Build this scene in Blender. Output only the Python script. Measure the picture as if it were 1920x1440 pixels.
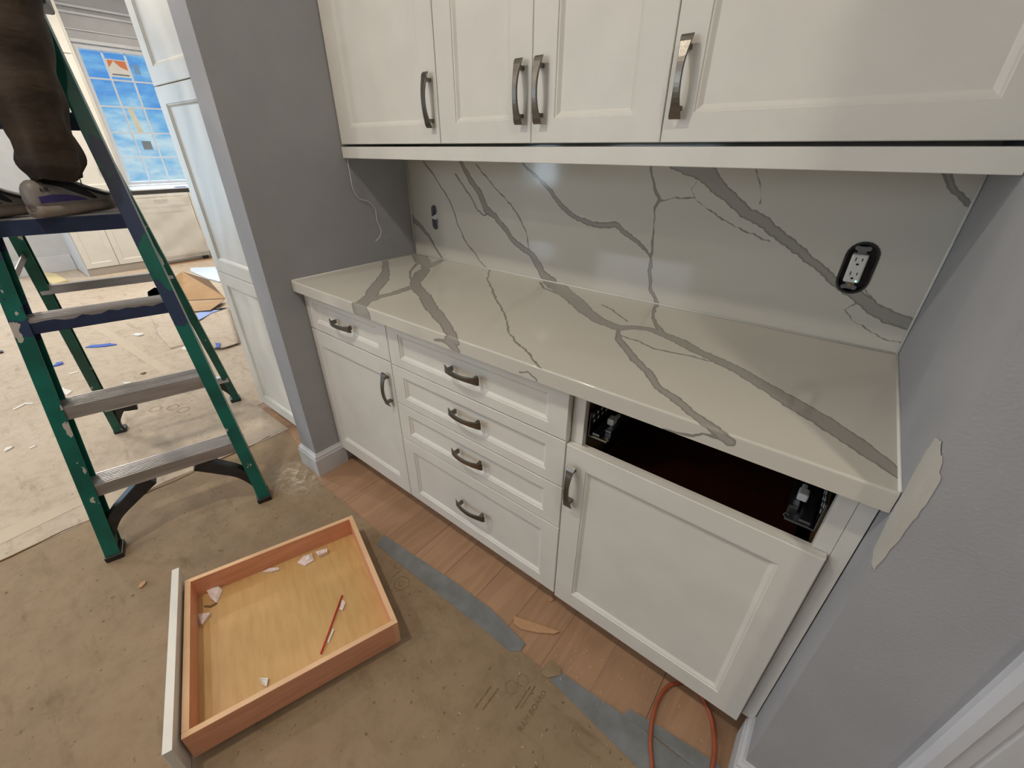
import bpy, bmesh, math, random
import numpy as np
from mathutils import Matrix, Vector, noise as mnoise

for o in list(bpy.data.objects):
    bpy.data.objects.remove(o)
scene = bpy.context.scene
COL = scene.collection

# ------------------------------------------------------------------ camera
CY, CP, CR = -0.6697, -0.5120, -0.0034
cam_d = bpy.data.cameras.new('camera')
cam_d.sensor_fit = 'HORIZONTAL'
cam_d.sensor_width = 36.0
cam_d.lens = 783.92 / 1920 * 36.0
cam_d.clip_start = 0.02
cam = bpy.data.objects.new('camera', cam_d)
COL.objects.link(cam)
fw = Vector((math.sin(CY)*math.cos(CP), math.cos(CY)*math.cos(CP), math.sin(CP)))
rt = Vector((math.cos(CY), -math.sin(CY), 0))
dn = fw.cross(rt)
rt2 = rt*math.cos(CR) + dn*math.sin(CR)
dn2 = dn*math.cos(CR) - rt*math.sin(CR)
m = Matrix((rt2, -dn2, -fw)).transposed().to_4x4()
m.translation = Vector((1.6722, -0.7265, 1.3622))
cam.matrix_world = m
scene.camera = cam

# ------------------------------------------------------------------ colour
vs = scene.view_settings
vs.view_transform = 'Standard'
vs.look = 'None'
vs.gamma = 1.0
vs.use_curve_mapping = False
vs.exposure = 0.17

# ------------------------------------------------------------------ world (cloudy winter sky seen through the windows)
def srgb(r, g, b):
    f = lambda c: (c/255/12.92 if c/255 <= 0.04045 else ((c/255+0.055)/1.055)**2.4)
    return (f(r), f(g), f(b), 1.0)

world = bpy.data.worlds.new('sky')
scene.world = world
world.use_nodes = True
nt = world.node_tree
nt.nodes.clear()
wo = nt.nodes.new('ShaderNodeOutputWorld')
bg = nt.nodes.new('ShaderNodeBackground')
tc = nt.nodes.new('ShaderNodeTexCoord')
mp = nt.nodes.new('ShaderNodeMapping'); mp.inputs['Scale'].default_value = (5.0, 5.0, 13.0)
nz = nt.nodes.new('ShaderNodeTexNoise'); nz.inputs['Scale'].default_value = 3.4; nz.inputs['Detail'].default_value = 6; nz.inputs['Roughness'].default_value = .6
cr = nt.nodes.new('ShaderNodeValToRGB')
sx = nt.nodes.new('ShaderNodeSeparateXYZ')
mr = nt.nodes.new('ShaderNodeMapRange')
mr.inputs['From Min'].default_value = -0.02; mr.inputs['From Max'].default_value = 0.12
mr.inputs['To Min'].default_value = 0.16; mr.inputs['To Max'].default_value = -0.14
ad = nt.nodes.new('ShaderNodeMath'); ad.operation = 'ADD'
nt.links.new(tc.outputs['Generated'], mp.inputs['Vector'])
nt.links.new(mp.outputs['Vector'], nz.inputs['Vector'])
nt.links.new(tc.outputs['Generated'], sx.inputs[0])
nt.links.new(sx.outputs['Z'], mr.inputs['Value'])
nt.links.new(nz.outputs['Fac'], ad.inputs[0]); nt.links.new(mr.outputs['Result'], ad.inputs[1])
nt.links.new(ad.outputs[0], cr.inputs['Fac'])
cr.color_ramp.elements[0].position = 0.34; cr.color_ramp.elements[0].color = srgb(92, 158, 228)
cr.color_ramp.elements[1].position = 0.72; cr.color_ramp.elements[1].color = srgb(214, 236, 240)
e = cr.color_ramp.elements.new(0.52); e.color = srgb(136, 196, 236)
nt.links.new(cr.outputs['Color'], bg.inputs['Color'])
bg.inputs['Strength'].default_value = 0.86
nt.links.new(bg.outputs[0], wo.inputs['Surface'])

# ------------------------------------------------------------------ lights
def area(name, loc, aim, sx_, sy_, watts, col, shape='RECTANGLE', spread=math.pi):
    d = bpy.data.lights.new(name, 'AREA')
    d.shape = shape; d.size = sx_; d.size_y = sy_; d.energy = watts; d.color = col; d.spread = spread
    o = bpy.data.objects.new(name, d); COL.objects.link(o)
    o.location = loc
    o.rotation_euler = (Vector(aim)-Vector(loc)).to_track_quat('-Z', 'Y').to_euler()
    return o
WARM = (1.0, 0.89, 0.76)
CEIL = 3.0
K = 1.0
# recessed ceiling downlights, one row over the aisle in front of the counter more in the far room, and one added fill for the right wall and door
for i, (x, y, w) in enumerate([(0.30, -1.08, 18), (2.55, -0.98, 13), (-1.7, -1.1, 14), (-0.6, -2.2, 10), (-4.4, -0.9, 50), (-4.2, 1.5, 50), (-1.6, -2.8, 10)]):
    area('downlight_and_fill', (x, y, CEIL-0.015), (x, y, 0), 0.14, 0.14, w*K, WARM, 'DISK')
# area lamps for sky light at the openings; the last is added fill
area('daylight_and_fill', (-8.3, 1.6, 3.6), (-3.2, 0.6, 0.0), 3.0, 2.0, 420*K, (0.66, 0.84, 1.0))
area('daylight_and_fill', (-5.92, -2.35, 1.35), (0, -1.6, 0.8), 2.3, 2.0, 46*K, (0.48, 0.74, 1.0))
area('daylight_and_fill', (-2.55, -4.35, 1.52), (-2.55, 0, 1.40), 0.7, 1.3, 26*K, (0.80, 0.90, 1.0))
area('daylight_and_fill', (-0.6, -3.93, 1.8), (0.6, 0, 0.8), 1.3, 1.15, 22*K, (0.90, 0.94, 1.0))  # added fill at the invented window, brightens cabinet fronts and right wall

# measured outlines (metres)
VB = [[(0.1133,1.3141,0.0028),(0.1563,1.2792,0.0028),(0.219,1.2163,0.0028),(0.2704,1.1567,0.0029),(0.298,1.0833,0.0029),(0.3384,1.0175,0.0029),(0.3917,0.9726,0.0028),(0.4232,0.941,0.0027),(0.4657,0.9137,0.0026)],[(0.3359,1.3278,0.0084),(0.3393,1.3179,0.0092),(0.3773,1.2651,0.0109),(0.4356,1.2063,0.0128),(0.4688,1.1492,0.0146),(0.5132,1.1281,0.0109),(0.5711,1.0804,0.0102),(0.6047,1.0483,0.0108),(0.6475,1.0247,0.011),(0.6939,1.0092,0.0103),(0.7222,0.9772,0.0153),(0.7601,0.932,0.0166),(0.8051,0.914,0.0164)],[(0.3034,1.273,0.0031),(0.3433,1.2329,0.0031),(0.3831,1.1928,0.0031),(0.4172,1.1453,0.003),(0.4527,1.128,0.0024),(0.4834,1.1348,0.0021)],[(0.4206,1.3095,0.0023),(0.4777,1.262,0.0022),(0.5343,1.2184,0.0022),(0.5902,1.1785,0.0022),(0.6365,1.1317,0.0022),(0.6644,1.0969,0.0023),(0.6793,1.0429,0.0023),(0.6893,1.0122,0.0023)],[(0.6421,1.3259,0.0047),(0.6508,1.3171,0.0046),(0.6766,1.2967,0.0043),(0.7273,1.2682,0.0064),(0.7693,1.2369,0.008),(0.8282,1.1825,0.0092),(0.8764,1.1586,0.0078),(0.9526,1.138,0.008),(0.995,1.1408,0.0089),(1.0352,1.1488,0.0099),(1.0575,1.1334,0.0091),(1.1004,1.1115,0.0065),(1.1357,1.0922,0.0054),(1.1659,1.0637,0.0036)],[(1.1223,1.3285,0.0029),(1.1252,1.3186,0.0029),(1.1333,1.2887,0.0039),(1.1669,1.2311,0.0051),(1.1585,1.212,0.003),(1.1632,1.1581,0.0024),(1.1687,1.1021,0.0031),(1.1695,1.0612,0.0044),(1.1735,1.0196,0.0057),(1.187,0.9595,0.0058),(1.2176,0.9142,0.0071)],[(-0.008,1.0842,0.0163),(0.0036,1.0727,0.0141),(0.0472,1.0517,0.0114),(0.1064,1.0075,0.0078),(0.1509,0.9535,0.0053),(0.1871,0.9137,0.0046)],[(1.1699,1.2259,0.0017),(1.2215,1.24,0.0016),(1.2676,1.2402,0.0015),(1.3123,1.2141,0.0015),(1.3672,1.1869,0.0015),(1.4192,1.1656,0.0015),(1.4887,1.1472,0.0015)],[(1.2666,1.2842,0.0012),(1.2576,1.2606,0.0011),(1.2704,1.2403,0.0011)],[(1.1926,1.3278,0.0147),(1.2292,1.3159,0.017),(1.2758,1.3047,0.0177),(1.3197,1.2763,0.0198),(1.3565,1.2532,0.0167),(1.4064,1.2161,0.0144),(1.4503,1.1995,0.0157),(1.5017,1.1691,0.0131),(1.5416,1.1432,0.0121),(1.591,1.1141,0.0112),(1.6351,1.0849,0.0102),(1.6729,1.0603,0.0113),(1.7124,1.0419,0.0145),(1.7527,1.0189,0.0163),(1.7904,1.0013,0.0175),(1.8274,0.9945,0.0155),(1.8547,0.9909,0.0144)],[(1.2811,1.3295,0.0143),(1.3099,1.2959,0.0141),(1.3427,1.2674,0.0093)],[(1.7732,1.3274,0.0071),(1.7888,1.3032,0.007),(1.8182,1.2757,0.0059),(1.8376,1.2614,0.0039)],[(1.4094,1.3181,0.0009),(1.4273,1.2859,0.0009),(1.4423,1.2387,0.0009)],[(1.714,1.037,0.0011),(1.715,1.0214,0.0012),(1.7034,1.0029,0.001),(1.7243,0.9805,0.0011),(1.7598,0.9618,0.0012),(1.8011,0.9479,0.0013),(1.8417,0.9438,0.0013)],[(1.7229,1.0593,0.001),(1.756,1.0326,0.0011),(1.7748,1.0237,0.0011),(1.8101,1.011,0.0012),(1.8411,1.008,0.0012)]]
VC = [[(0.8052,0.6245,0.0412),(0.8932,0.5534,0.034),(0.9919,0.4807,0.0295),(1.0643,0.4176,0.0255),(1.1376,0.3686,0.0226),(1.2093,0.3482,0.0209),(1.2421,0.3783,0.0152),(1.2802,0.396,0.0151),(1.3164,0.3888,0.0171),(1.3831,0.3637,0.0193),(1.447,0.3258,0.0176),(1.5013,0.3032,0.0178),(1.5524,0.2771,0.0185),(1.6011,0.2431,0.02),(1.6451,0.2124,0.0223),(1.685,0.1846,0.0235),(1.6721,0.1935,0.0249),(1.7271,0.1552,0.0241),(1.7757,0.1144,0.0232),(1.8046,0.0879,0.019),(1.8372,0.0566,0.0125),(1.855,0.0359,0.0118)],[(1.2126,0.3415,0.0049),(1.2435,0.2782,0.0091),(1.2867,0.2333,0.0122),(1.3342,0.1853,0.0126),(1.3931,0.1362,0.0098),(1.4313,0.0839,0.0102),(1.4733,0.0641,0.0127),(1.5266,0.0251,0.0122),(1.5698,0.0039,0.0123),(1.6045,-0.0168,0.0096)],[(1.2172,0.6126,0.0067),(1.2544,0.4941,0.0044),(1.2957,0.4273,0.0084),(1.3298,0.382,0.0106)],[(1.2386,0.2998,0.0034),(1.3022,0.2927,0.0032),(1.3403,0.2764,0.0031),(1.389,0.2786,0.003),(1.4422,0.2888,0.0029),(1.4823,0.2879,0.0024),(1.5028,0.2975,0.0024)],[(1.0802,0.5017,0.0036),(1.1258,0.4788,0.0033),(1.168,0.4458,0.003),(1.2075,0.4149,0.0028)],[(0.7656,0.5923,0.004),(0.8198,0.5394,0.0051),(0.873,0.5221,0.0054),(0.9234,0.5058,0.0052)],[(0.4898,0.6094,0.0037),(0.5718,0.5043,0.0028),(0.6601,0.4254,0.004),(0.7613,0.3334,0.0038),(0.853,0.2582,0.0032),(0.938,0.1773,0.0024),(0.988,0.124,0.0026),(1.043,0.0838,0.0033),(1.1126,0.0488,0.003),(1.1827,-0.0014,0.0025)],[(0.0198,0.6224,0.0345),(0.1546,0.5361,0.0359),(0.2378,0.4868,0.0131),(0.3031,0.398,0.03),(0.3951,0.286,0.0203),(0.4502,0.2472,0.0229),(0.5487,0.2003,0.0214),(0.641,0.1404,0.022),(0.7302,0.0938,0.0202),(0.8096,0.0523,0.016),(0.8755,0.011,0.0151),(0.9023,-0.011,0.0113)],[(0.2378,0.4868,0.0303),(0.218,0.5476,0.0203),(0.197,0.6121,0.0153)],[(-0.0054,0.447,0.0124),(0.1667,0.321,0.0162),(0.2603,0.2356,0.0275),(0.3463,0.1364,0.026),(0.4144,0.0679,0.0214),(0.4529,0.0094,0.0269),(0.4779,-0.0286,0.0313)],[(0.4372,0.0519,0.0215),(0.4329,0.0946,0.0188),(0.4418,0.1502,0.0174),(0.428,0.2427,0.0166)],[(0.1676,0.4869,0.0066),(0.2458,0.3854,0.0043),(0.3257,0.3195,0.0029),(0.3839,0.2914,0.0048)],[(0.429,-0.0184,0.0221),(0.4499,-0.0262,0.0169)],[(0.8824,-0.0115,0.0118),(0.8556,-0.0212,0.0053),(0.8148,-0.0273,0.004)],[(0.8756,-0.0158,0.0177),(0.9054,-0.0368,0.0105)],[(1.1201,-0.0318,0.0017),(1.1448,-0.0214,0.002),(1.1744,-0.036,0.0021)],[(1.6032,-0.0118,0.0026),(1.5535,-0.0188,0.0026),(1.5413,-0.0315,0.0027),(1.4842,-0.0406,0.0029)]]
F = {'chipA': [(1.16,-0.067),(1.199,-0.052),(1.258,-0.031),(1.308,-0.015),(1.298,-0.031),(1.255,-0.061),(1.206,-0.085),(1.178,-0.086)],'chipB': [(1.207,0.065),(1.215,0.075),(1.233,0.068),(1.227,0.053)],'tapeA': [(0.539,-0.126),(0.669,-0.118),(0.908,-0.098),(1.082,-0.093),(1.243,-0.112),(1.244,-0.141),(1.218,-0.161),(1.106,-0.161),(0.97,-0.165),(0.817,-0.17),(0.669,-0.174),(0.557,-0.175)],'tapeB': [(1.38,-0.11),(1.46,-0.106),(1.578,-0.094),(1.703,-0.092),(1.757,-0.09),(1.816,-0.095),(1.746,-0.175),(1.646,-0.178),(1.544,-0.168),(1.456,-0.159),(1.36,-0.15)],'tapeC': [(1.576,-0.073),(1.662,-0.059),(1.757,-0.049),(1.847,-0.047),(1.837,-0.103),(1.757,-0.09),(1.66,-0.09),(1.569,-0.098)],'patch': [(1.329,-0.106),(1.355,-0.104),(1.371,-0.104),(1.38,-0.12),(1.363,-0.14),(1.353,-0.151),(1.331,-0.154),(1.329,-0.13)],'blue1': [(-2.777,-0.46),(-2.794,-0.417),(-2.749,-0.366),(-2.725,-0.318),(-2.655,-0.291),(-2.679,-0.357),(-2.718,-0.407)],'blue2': [(-2.527,-0.677),(-2.582,-0.647),(-2.564,-0.619),(-2.528,-0.623),(-2.518,-0.651)],'wh1': [(-2.055,-0.718),(-2.056,-0.695),(-1.961,-0.666),(-1.919,-0.697)],'wh2': [(-2.087,-0.727),(-2.078,-0.691),(-2.054,-0.693),(-2.047,-0.723)],'stick1': [(-1.948,-0.931),(-1.994,-0.875),(-1.952,-0.844),(-1.937,-0.846),(-1.973,-0.875),(-1.933,-0.928)],'wh3': [(-1.424,-1.012),(-1.449,-1.001),(-1.437,-0.976),(-1.42,-0.988),(-1.409,-1.01)],'stick2': [(-1.358,-0.928),(-1.363,-0.906),(-1.362,-0.901),(-1.352,-0.906),(-1.343,-0.926)],'wh4': [(-2.795,-0.16),(-2.813,-0.129),(-2.759,-0.097),(-2.733,-0.097),(-2.733,-0.136)],'wh5': [(-1.85,-0.436),(-1.824,-0.398),(-1.807,-0.401),(-1.818,-0.43)],'dark': [(-3.205,-0.902),(-3.2,-0.882),(-3.168,-0.865),(-3.135,-0.868),(-3.133,-0.888),(-3.156,-0.906)],'leaf': [(-1.913,-0.324),(-1.917,-0.296),(-1.898,-0.294),(-1.886,-0.315)],'sc6': [(-2.303,-0.628),(-2.296,-0.582),(-2.28,-0.585),(-2.279,-0.627)],'shell': [(0.052,-0.811),(0.044,-0.801),(0.045,-0.789),(0.057,-0.791),(0.067,-0.804),(0.063,-0.812)],'board': [(-6.093,-0.277),(-5.865,-0.191),(-5.357,-0.162),(-5.288,-0.292),(-5.606,-0.311)],'paperL': [(-3.366,0.092),(-3.34,0.142),(-3.301,0.263),(-2.231,0.061),(-2.231,-0.054),(-2.629,-0.025),(-3.024,0.04)],'paperR': [(-3.301,0.263),(-3.346,0.413),(-3.031,0.422),(-2.901,0.616),(-1.91,0.32),(-1.902,0.198),(-1.988,0.11),(-3.007,0.241)],'blueT': [(-2.762,0.27),(-2.971,0.405),(-2.841,0.539),(-2.868,0.607),(-2.813,0.446),(-2.672,0.266)],'blueB': [(-2.033,0.192),(-2.007,0.203),(-1.992,0.215),(-1.913,0.18),(-1.93,0.161),(-1.985,0.181)],'whiteP': [(-4.878,0.924),(-4.941,0.954),(-4.745,1.168),(-4.588,1.187),(-3.922,0.956),(-3.966,0.921),(-4.222,0.892),(-4.755,0.894)],'wisp': [(-2.164,-0.004),(-2.211,0.027),(-2.222,0.058),(-2.128,0.045),(-2.108,0.022)],'stamp1': [(-1.228,-0.399),(-1.241,-0.274)]}
I = {'p1': [(0.36,-0.72),(0.394,-0.691),(0.415,-0.723),(0.401,-0.727)],'p2': [(0.298,-0.669),(0.316,-0.637),(0.331,-0.634),(0.368,-0.665),(0.344,-0.671)],'p3': [(0.361,-0.517),(0.366,-0.494),(0.387,-0.47),(0.4,-0.472),(0.386,-0.496)],'p4': [(0.419,-0.417),(0.412,-0.392),(0.423,-0.362),(0.456,-0.372),(0.452,-0.406)],'p5': [(0.43,-0.351),(0.449,-0.316),(0.466,-0.322),(0.46,-0.353)],'p6': [(0.714,-0.68),(0.734,-0.664),(0.752,-0.677),(0.737,-0.683)],'tag': [(0.675,-0.394),(0.694,-0.392),(0.712,-0.415),(0.7,-0.42)],'stick': [(0.742,-0.469),(0.749,-0.468),(0.774,-0.501),(0.768,-0.503)],'hair': [(0.348,-0.697),(0.367,-0.684),(0.37,-0.665),(0.365,-0.664),(0.36,-0.683),(0.344,-0.695)],'pen': [(0.664,-0.386),(0.786,-0.534)]}
BOXPTS = {'lb': (-3.486, 0.416, 0.004), 'rb': (-3.251, 0.719, 0.01), 'fold': (-3.485, 0.46, 0.01), 'apex': (-3.935, 0.611, 0.198), 'lt': (-3.785, 0.414, 0.16), 'rt': (-3.401, 0.742, 0.018), 'back': (-4.185, 0.89, 0.007), 'd1': (-3.404, 0.403, 0.02), 'd2': (-3.124, 0.673, 0.03), 'd3': (-2.86, 0.458, 0.04), 'd4': (-2.996, 0.312, 0.03)}
LOOSE = [(-3.9, 0.245, 0.066), (-3.9, 0.315, 0.097), (-3.9, 0.353, 0.075), (-3.9, 0.376, 0.035), (-3.9, 0.353, 0.01), (-3.9, 0.235, 0.017)]
WIRE = [[0.331, 1.307], [0.33, 1.26], [0.33, 1.226], [0.339, 1.198], [0.353, 1.181], [0.383, 1.172], [0.4, 1.164], [0.422, 1.133], [0.423, 1.087], [0.436, 1.046], [0.424, 1.02], [0.403, 1.005]]

# ------------------------------------------------------------------ materials
def newmat(name):
    m = bpy.data.materials.new(name); m.use_nodes = True
    nt = m.node_tree
    b = nt.nodes['Principled BSDF']
    return m, nt, b
def link(nt, a, b): nt.links.new(a, b)
def mat(name, c, rough=0.5, metal=0.0, c2=None, scale=8.0, bump=0.0, bscale=60.0, stretch=None, spec=0.5, coat=0.0, contrast=(0.35, 0.65)):
    m, nt, b = newmat(name)
    b.inputs['Roughness'].default_value = rough
    b.inputs['Metallic'].default_value = metal
    b.inputs['Specular IOR Level'].default_value = spec
    b.inputs['Coat Weight'].default_value = coat
    tc = nt.nodes.new('ShaderNodeTexCoord')
    mp = nt.nodes.new('ShaderNodeMapping')
    if stretch: mp.inputs['Scale'].default_value = stretch
    link(nt, tc.outputs['Object'], mp.inputs['Vector'])
    c = srgb(*c)
    c2 = srgb(*c2) if c2 else tuple(v*0.94 for v in c[:3])+(1,)
    nz = nt.nodes.new('ShaderNodeTexNoise'); nz.inputs['Scale'].default_value = scale; nz.inputs['Detail'].default_value = 5
    link(nt, mp.outputs[0], nz.inputs['Vector'])
    cr = nt.nodes.new('ShaderNodeValToRGB')
    cr.color_ramp.elements[0].position = contrast[0]; cr.color_ramp.elements[0].color = c2
    cr.color_ramp.elements[1].position = contrast[1]; cr.color_ramp.elements[1].color = c
    link(nt, nz.outputs['Fac'], cr.inputs['Fac']); link(nt, cr.outputs[0], b.inputs['Base Color'])
    if bump > 0:
        n2 = nt.nodes.new('ShaderNodeTexNoise'); n2.inputs['Scale'].default_value = bscale; n2.inputs['Detail'].default_value = 3
        link(nt, mp.outputs[0], n2.inputs['Vector'])
        bp = nt.nodes.new('ShaderNodeBump'); bp.inputs['Strength'].default_value = bump; bp.inputs['Distance'].default_value = 0.002
        link(nt, n2.outputs['Fac'], bp.inputs['Height']); link(nt, bp.outputs[0], b.inputs['Normal'])
    return m

M = {}
M['wall'] = mat('painted_drywall', (164, 165, 169), 0.75, bump=0.25, bscale=180, c2=(160, 161, 165))
M['wall_w'] = mat('pale_wall_paint', (196, 198, 200), 0.75, bump=0.2, bscale=150)
M['trim'] = mat('trim_paint', (206, 208, 212), 0.4, bump=0.05)
M['cab'] = mat('cabinet_paint', (222, 220, 212), 0.42, bump=0.06, bscale=120)
M['ceil'] = mat('ceiling_paint', (222, 220, 215), 0.8)
M['spackle'] = mat('joint_compound', (192, 190, 182), 0.85, bump=0.3, bscale=90)
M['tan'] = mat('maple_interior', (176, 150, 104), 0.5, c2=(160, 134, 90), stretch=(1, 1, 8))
M['dark'] = mat('shaded_brown_interior', (74, 30, 18), 0.5)
M['void'] = mat('dark_shadow_gap', (30, 28, 27), 0.8)
M['handle'] = mat('brushed_pewter', (122, 118, 111), 0.33, metal=1.0, bump=0.1, bscale=300)
M['steel'] = mat('zinc_plated_steel', (130, 132, 138), 0.32, metal=1.0)
M['alu'] = mat('scuffed_aluminium', (186, 184, 188), 0.36, metal=0.45, c2=(150, 146, 142), scale=22, bump=0.2, bscale=90, stretch=(.15, 1, 1))
M['blackp'] = mat('black_plastic', (26, 26, 27), 0.42, c2=(40, 38, 36), scale=30, bump=0.1)
M['white'] = mat('white_plastic', (226, 225, 220), 0.35)
M['pink'] = mat('label_paper', (226, 208, 202), 0.7, c2=(236, 224, 220))
M['paper'] = mat('white_paper', (222, 220, 215), 0.8)
M['blue'] = mat('blue_painters_tape', (70, 104, 190), 0.7, c2=(58, 88, 170))
M['tape'] = mat('grey_cloth_tape', (122, 126, 128), 0.62, c2=(108, 110, 110), scale=18, bump=0.4, bscale=70)
M['woodchip'] = mat('raw_wood_shim', (186, 146, 110), 0.7, c2=(176, 136, 100), scale=20, stretch=(1, 6, 1))
M['drawer_side'] = mat('maple_drawer_side', (224, 162, 128), 0.48, c2=(212, 150, 116), scale=6, stretch=(1, 1, 10), bump=0.05)
M['drawer_edge'] = mat('maple_drawer_edge', (230, 192, 152), 0.5, c2=(220, 178, 136), scale=10)
M['drawer_bottom'] = mat('maple_ply_bottom', (204, 168, 112), 0.42, c2=(196, 158, 102), scale=7, stretch=(1.5, 9, 1), bump=0.05)
M['red'] = mat('red_plastic', (186, 34, 26), 0.4)
M['cordm'] = mat('orange_cord_jacket', (164, 84, 54), 0.5, c2=(148, 72, 44), scale=30)
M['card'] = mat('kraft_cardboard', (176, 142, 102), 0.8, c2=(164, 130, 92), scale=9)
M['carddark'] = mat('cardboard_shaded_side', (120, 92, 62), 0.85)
M['counter_w'] = mat('white_counter_edge', (226, 229, 232), 0.3)
M['copper'] = mat('brass_screw', (170, 150, 90), 0.4, metal=1.0)
M['wire'] = mat('white_cable_jacket', (214, 212, 206), 0.5)
M['skin'] = mat('skin', (196, 146, 118), 0.55)
M['hair'] = mat('dark_hair', (40, 30, 24), 0.6)
M['shirt'] = mat('olive_work_shirt', (84, 86, 74), 0.85, bump=0.3)
M['orange'] = mat('orange_print', (214, 128, 84), 0.7)
M['greyink'] = mat('grey_print', (120, 126, 132), 0.8)
M['kickgrey'] = mat('toe_kick_board', (168, 160, 150), 0.55)
M['led'] = None

# brown canvas trousers: weave bump and folds
def m_trousers():
    m, nt, b = newmat('brown_canvas')
    tc = nt.nodes.new('ShaderNodeTexCoord')
    nz = nt.nodes.new('ShaderNodeTexNoise'); nz.inputs['Scale'].default_value = 7; nz.inputs['Detail'].default_value = 6
    mp = nt.nodes.new('ShaderNodeMapping'); mp.inputs['Scale'].default_value = (1, 1, 2.2)
    link(nt, tc.outputs['Object'], mp.inputs[0]); link(nt, mp.outputs[0], nz.inputs['Vector'])
    cr = nt.nodes.new('ShaderNodeValToRGB')
    cr.color_ramp.elements[0].position = .3; cr.color_ramp.elements[0].color = srgb(46, 36, 28)
    cr.color_ramp.elements[1].position = .7; cr.color_ramp.elements[1].color = srgb(62, 49, 37)
    link(nt, nz.outputs['Fac'], cr.inputs[0]); link(nt, cr.outputs[0], b.inputs['Base Color'])
    b.inputs['Roughness'].default_value = 0.92
    bp = nt.nodes.new('ShaderNodeBump'); bp.inputs['Strength'].default_value = .55; bp.inputs['Distance'].default_value = .02
    link(nt, nz.outputs['Fac'], bp.inputs['Height']); link(nt, bp.outputs[0], b.inputs['Normal'])
    return m
M['trousers'] = m_trousers()

# green fibreglass with drips of pale paint and a band of navy paint at two step heights
def m_ladder(name, base, base2, navy_z=()):
    m, nt, b = newmat(name)
    tc = nt.nodes.new('ShaderNodeTexCoord')
    nz = nt.nodes.new('ShaderNodeTexNoise'); nz.inputs['Scale'].default_value = 9; nz.inputs['Detail'].default_value = 3
    link(nt, tc.outputs['Object'], nz.inputs['Vector'])
    cr = nt.nodes.new('ShaderNodeValToRGB')
    cr.color_ramp.elements[0].position = .35; cr.color_ramp.elements[0].color = srgb(*base2)
    cr.color_ramp.elements[1].position = .6; cr.color_ramp.elements[1].color = srgb(*base)
    link(nt, nz.outputs['Fac'], cr.inputs[0])
    col = cr.outputs[0]
    sp = nt.nodes.new('ShaderNodeSeparateXYZ'); link(nt, tc.outputs['Object'], sp.inputs[0])
    def mix(fac, c2):
        nonlocal col
        mx = nt.nodes.new('ShaderNodeMix'); mx.data_type = 'RGBA'
        link(nt, fac, mx.inputs['Factor']); link(nt, col, mx.inputs['A']); mx.inputs['B'].default_value = c2
        col = mx.outputs['Result']
    for (z0, z1) in navy_z:
        mid, hw = (z0+z1)/2, (z1-z0)/2
        s = nt.nodes.new('ShaderNodeMath'); s.operation = 'SUBTRACT'; link(nt, sp.outputs['Z'], s.inputs[0]); s.inputs[1].default_value = mid
        a = nt.nodes.new('ShaderNodeMath'); a.operation = 'ABSOLUTE'; link(nt, s.outputs[0], a.inputs[0])
        n3 = nt.nodes.new('ShaderNodeTexNoise'); n3.inputs['Scale'].default_value = 14; link(nt, tc.outputs['Object'], n3.inputs['Vector'])
        w = nt.nodes.new('ShaderNodeMath'); w.operation = 'MULTIPLY_ADD'; link(nt, n3.outputs['Fac'], w.inputs[0]); w.inputs[1].default_value = .22; link(nt, a.outputs[0], w.inputs[2])
        l = nt.nodes.new('ShaderNodeMath'); l.operation = 'LESS_THAN'; link(nt, w.outputs[0], l.inputs[0]); l.inputs[1].default_value = hw+.11
        mix(l.outputs[0], srgb(40, 54, 84))
    n2 = nt.nodes.new('ShaderNodeTexNoise'); n2.inputs['Scale'].default_value = 26; n2.inputs['Detail'].default_value = 4
    mp = nt.nodes.new('ShaderNodeMapping'); mp.inputs['Scale'].default_value = (1, 1, .45)
    link(nt, tc.outputs['Object'], mp.inputs[0]); link(nt, mp.outputs[0], n2.inputs['Vector'])
    g = nt.nodes.new('ShaderNodeMath'); g.operation = 'GREATER_THAN'; link(nt, n2.outputs['Fac'], g.inputs[0]); g.inputs[1].default_value = .665
    mix(g.outputs[0], srgb(176, 170, 160))
    link(nt, col, b.inputs['Base Color'])
    b.inputs['Roughness'].default_value = .36
    return m
M['green'] = m_ladder('green_fibreglass', (6, 98, 84), (4, 78, 66), ((.80, .92), (1.08, 1.34)))
M['greenback'] = m_ladder('green_fibreglass_rear', (8, 90, 76), (5, 72, 60))
M['navystep'] = mat('navy_paint_spill', (40, 54, 86), .45, c2=(32, 44, 74), scale=30)

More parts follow.
